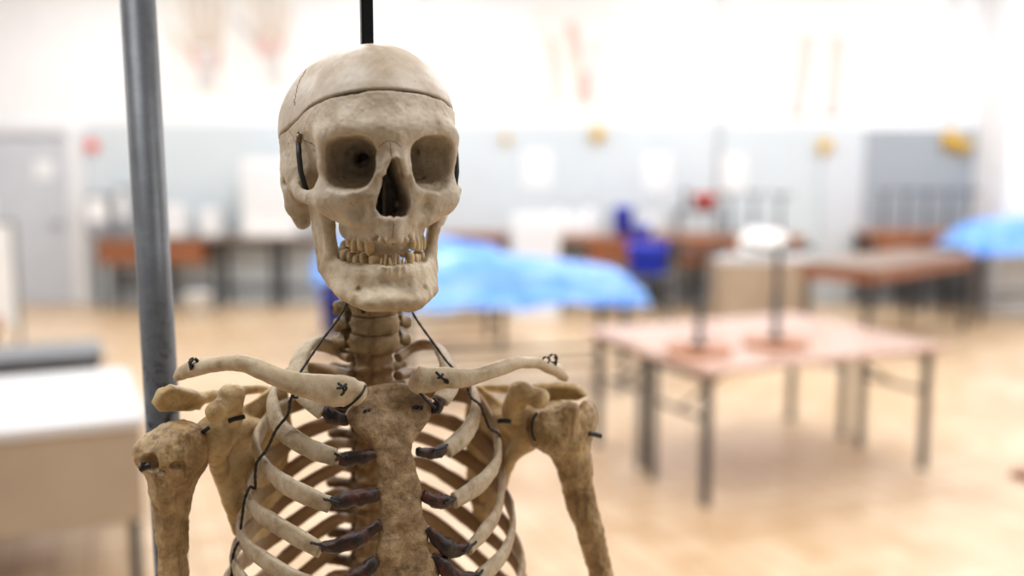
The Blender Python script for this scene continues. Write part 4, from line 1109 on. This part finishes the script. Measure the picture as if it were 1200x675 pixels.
# things on and around the benches ----------------------------------------------------------
def on(u, Y, z): q = P(u, 250, Y); return (q[0], q[1], z)
def bucket(loc, r0, r1, h, mat, name, label, cat, group=None):
    t = empty(name, loc); tag(t, label, cat, group)
    vf('body', lathe([(.0005, 0), (r0, 0), (r1, h), (r1 + .012, h), (r1 + .012, h - .02), (r1 - .006, h - .02), (r0 - .006, .01), (.0005, .01)], 28), M[mat], t)
    a = np.linspace(0, PI, 12); vf('handle', tube(np.stack([r1 * np.cos(a), 0 * a - .02, h - .03 + r1 * .25 * np.sin(a)], 1), .005, 6), M['steel2'], t)
bucket(on(228, 11.5, 0), .11, .14, .30, 'wplast', 'bucket', 'white plastic bucket on the floor near the drawers', 'bucket')
def bin_(loc, w, d, h, mat, label, name='storage_bin', rz=0.0):
    t = empty(name, loc, rz); tag(t, label, 'bin')
    V0 = []
    for z, s in [(0.0, .86), (h, 1.0), (h, 1.06), (h - .03, 1.06), (h - .03, .97), (.015, .83)]:
        a = np.linspace(0, 2 * PI, 24, endpoint=False)
        V0.append(np.stack([w / 2 * s * np.sign(np.cos(a)) * np.abs(np.cos(a)) ** .35, d / 2 * s * np.sign(np.sin(a)) * np.abs(np.sin(a)) ** .35, np.full(24, z)], 1))
    vf('body', loft(V0), M[mat], t)
    return t
ct_ = empty('small_trolley', on(759, 11.2, 0)); tag(ct_, 'small low trolley carrying the large blue bin', 'trolley')
boxes('shelf', [((0, 0, .535), (.27, .24, .015))], M['steel2'], ct_, .002)
for sx in (-1, 1):
    for sy in (-1, 1): boxes('leg', [((sx * .24, sy * .2, .26), (.012, .012, .26))], M['steel2'], ct_, .002)
bin_(on(759, 11.2, .5510), .44, .36, .34, 'bin', 'large deep blue bin on a low trolley beside the big blue sheet')
bin_(on(390, 10.6, 0), .28, .28, .42, 'bin', 'blue bin on the floor just left of the jaw')
bin_(on(730, 12.35, .9005), .24, .24, .36, 'bin', 'small blue box on the bench, left above the large blue bin')
bin_(on(752, 12.05, .9005), .24, .2, .14, 'bin', 'flat blue box on the bench directly above the large blue bin')
def machine(loc, w, d, h, label, mat='wplast', name='white_appliance', cat='appliance'):
    t = empty(name, loc); tag(t, label, cat)
    boxes('body', [((0, 0, h / 2), (w / 2, d / 2, h / 2))], M[mat], t, .015)
    boxes('front_panel', [((0, -d / 2 - .004, h * .62), (w * .4, .006, h * .28))], M['doorf' if mat == 'wplast' else 'wplast'], t, .002)
# tall white cabinet standing on the left bench
machine(on(318, 12.35, .9005), .62, .4, .95, 'tall white box cabinet on the left bench next to the skull', name='wall_cabinet', cat='cabinet')
machine(on(120, 12.4, .9005), .30, .3, .52, 'pale grey appliance on the left bench by the door', 'pot')
machine(on(147, 12.4, .9005), .16, .2, .60, 'small blue grey dispenser on the left bench by the pole', 'pot', 'dispenser', 'dispenser')
machine(on(207, 12.4, .9005), .28, .3, .38, 'white low box on the left bench right of the pole')
machine(on(249, 12.4, .9005), .24, .3, .34, 'white low box on the left bench beside the tall cabinet')
tb = machine(on(628, 11.6, 0), .54, .5, 1.20, 'white square appliance behind the blue sheets', name='white_fridge')
for u, h, lab in [(655, .40, 'white bottle on the middle bench, first right of the white appliance'), (672, .36, 'white bottle on the middle bench, second right of the white appliance'), (690, .42, 'white bottle on the middle bench, left of the small blue box'), (762, .34, 'white bottle on the bench right of the small blue box')]:
    t = empty('bottle', on(u, 12.4, .9005)); tag(t, lab, 'bottle', 'white bottles on the middle bench')
    vf('body', lathe([(.0005, 0), (.075, 0), (.08, .02), (.08, h * .65), (.03, h * .82), (.03, h * .9), (.0005, h * .9)], 20), M['wplast'], t)
    vf('cap', lathe([(.0005, h * .9), (.034, h * .9), (.034, h), (.0005, h)], 14), M['pot'], t)
for u, v, w, h, lab in [(630, 198, .36, .46, 'white notice on the pale wall right of the skull'), (770, 202, .34, .46, 'white notice on the pale wall above the blue bins'), (858, 205, .34, .5, 'white notice on the pale wall right of the grey pipe')]:
    p = P(u, v, WY - .026); o = boxes('wall_notice', [((0, 0, 0), (w / 2, .003, h / 2))], M['wplast'], None, 0); o.location = tuple(p); tag(o, lab, 'notice')
# red pot on a dark rack
rk = empty('dark_rack', on(818, 12.2, .9205)); tag(rk, 'dark metal rack on the reddish bench holding the red pot', 'rack')
boxes('shelf', [((0, 0, .30), (.28, .16, .012))], M['black2'], rk, .002)
for sx in (-1, 1):
    for sy in (-1, 1): boxes('leg', [((sx * .25, sy * .13, .144), (.014, .014, .144))], M['black2'], rk, .002)
bucket(on(825, 12.2, 1.2330), .11, .15, .19, 'red', 'pot', 'small bright red pot on the dark rack', 'pot')
t = empty('instrument', on(803, 12.2, 1.2330)); tag(t, 'small dark instrument on the rack left of the red pot', 'instrument')
vf('body', lathe([(.0005, 0), (.06, 0), (.06, .02), (.02, .04), (.02, .16), (.045, .18), (.04, .24), (.0005, .25)], 16), M['black2'], t)
# stools upside down on the far benches
for i, u in enumerate((872, 893, 914)):
    stool(on(u, 12.42, 0), .9005 if u > 904 else .9205, .3 * i, ['grey upturned stool on the far bench, first right of the red pot', 'grey upturned stool on the far bench, second right of the red pot', 'grey upturned stool on the small brown bench by the pale column'][i], 'grey upturned stools in the middle distance', .50, 'pot', .15) if u != 872 and u != 893 else stool(on(u - 10 if u == 893 else u - 17, 12.35, 0), .9205, .3 * i, ['grey upturned stool on the reddish bench, first right of the red pot', 'grey upturned stool on the reddish bench, second right of the red pot'][i], 'grey upturned stools in the middle distance', .50, 'pot', .13)
names = ['first', 'second', 'third', 'fourth', 'fifth', 'sixth', 'seventh']
for i, u in enumerate((1036, 1061, 1086, 1111, 1136)):
    stool(on(u, 12.3, 0), .9505, .25 * i, 'dark upturned stool on the right bench, %s of the row counting from the left' % names[i], 'dark upturned stools in a row on the right bench', .50, 'wood2', .115)
# low cabinet with a white bag
lc = empty('low_cabinet', on(893, 11.0, 0)); tag(lc, 'low greyish brown cabinet with pale top behind the upturned stools', 'cabinet')
boxes('body', [((0, 0, .36), (.50, .3, .36))], M['beige'], lc, .006); boxes('cabinet_top', [((0, 0, .745), (.53, .32, .025))], M['wtop'], lc, .004)
boxes('door', [((-.25, -.306, .36), (.235, .01, .33))], M['beige'], lc, .003); boxes('door', [((.25, -.306, .36), (.235, .01, .33))], M['beige'], lc, .003)
f = Field((-.34, -.26, -.02), (.34, .26, .36), .012)
f.add(ell((0, 0, .12), (.27, .2, .14))); f.add(ell((-.1, .02, .2), (.13, .12, .1)), .08); f.add(ell((.12, 0, .16), (.12, .12, .12)), .08)
f.cut(rbox((0, 0, -.05), (.6, .6, .055), .001))
V, Fq = surface_net(f.d, f.lo, f.h)
o = vf('plastic_bag', (V, Fq), M['wbag'], None, [(9, .012), (22, .006)]); o.location = on(896, 10.95, .7705); tag(o, 'bulging white plastic bag on the low cabinet', 'bag')
# dark stool under the left bench, white sack at the left edge
t = empty('stool', on(147, 11.9, 0)); tag(t, 'dark stool standing under the brown drawers left of the pole', 'stool')
vf('seat', lathe([(.0005, .46), (.17, .46), (.175, .475), (.17, .49), (.0005, .49)], 28), M['black2'], t)
for k in range(4):
    a = k * PI / 2 + .78; v_, f_ = tube(np.array([[.10 * math.cos(a), .10 * math.sin(a), .455], [.14 * math.cos(a), .14 * math.sin(a), .22], [.17 * math.cos(a), .17 * math.sin(a), .012]]), .014, 8); vf('leg', (v_, f_), M['black2'], t)
t = empty('folding_screen', on(-18, 9.0, 0)); tag(t, 'pale framed screen at the left edge in front of the grey door', 'screen')
boxes('panel', [((0, 0, .78), (.24, .012, .46))], M['wplast'], t, .004)
boxes('frame', [((.25, 0, .62), (.015, .015, .62)), ((-.25, 0, .62), (.015, .015, .62)), ((0, 0, 1.25), (.265, .015, .015))], M['steel2'], t, .003)
ct = G(8, 402, .74)
folding_table((ct[0] - 1.15, ct[1] - .35), 1.15, .6, .80, 'reddish brown table end at the left edge behind the low steel table', top='wood', rz=RZ)

# ================================================================== LIGHT
w = bpy.data.worlds.new('world'); sc.world = w; w.use_nodes = True
w.node_tree.nodes['Background'].inputs[0].default_value = (0.93, 0.96, 1.0, 1); w.node_tree.nodes['Background'].inputs[1].default_value = 0.14
def area(x, y, sx, sy, e, z=ZC - .03, rot=(0, 0, 0), col=(.955, .98, 1.0)):
    l = bpy.data.lights.new('ceiling_lamp', 'AREA'); l.shape = 'RECTANGLE'; l.size = sx; l.size_y = sy; l.energy = e; l.color = col
    o = bpy.data.objects.new('ceiling_lamp', l); o.location = (x, y, z); o.rotation_euler = rot; COL.objects.link(o)
for y in (0.2, 4.2, 7.4, 10.8):
    for x in (-5.0, -1.4, 2.2, 5.6):
        area(x, y, 1.5, .5, {0.2: 64, 4.2: 62, 7.4: 84, 10.8: 80}[y] * (.75 if x < -4 else 1))
sc.view_settings.view_transform = 'Standard'
sc.view_settings.exposure = 0.0
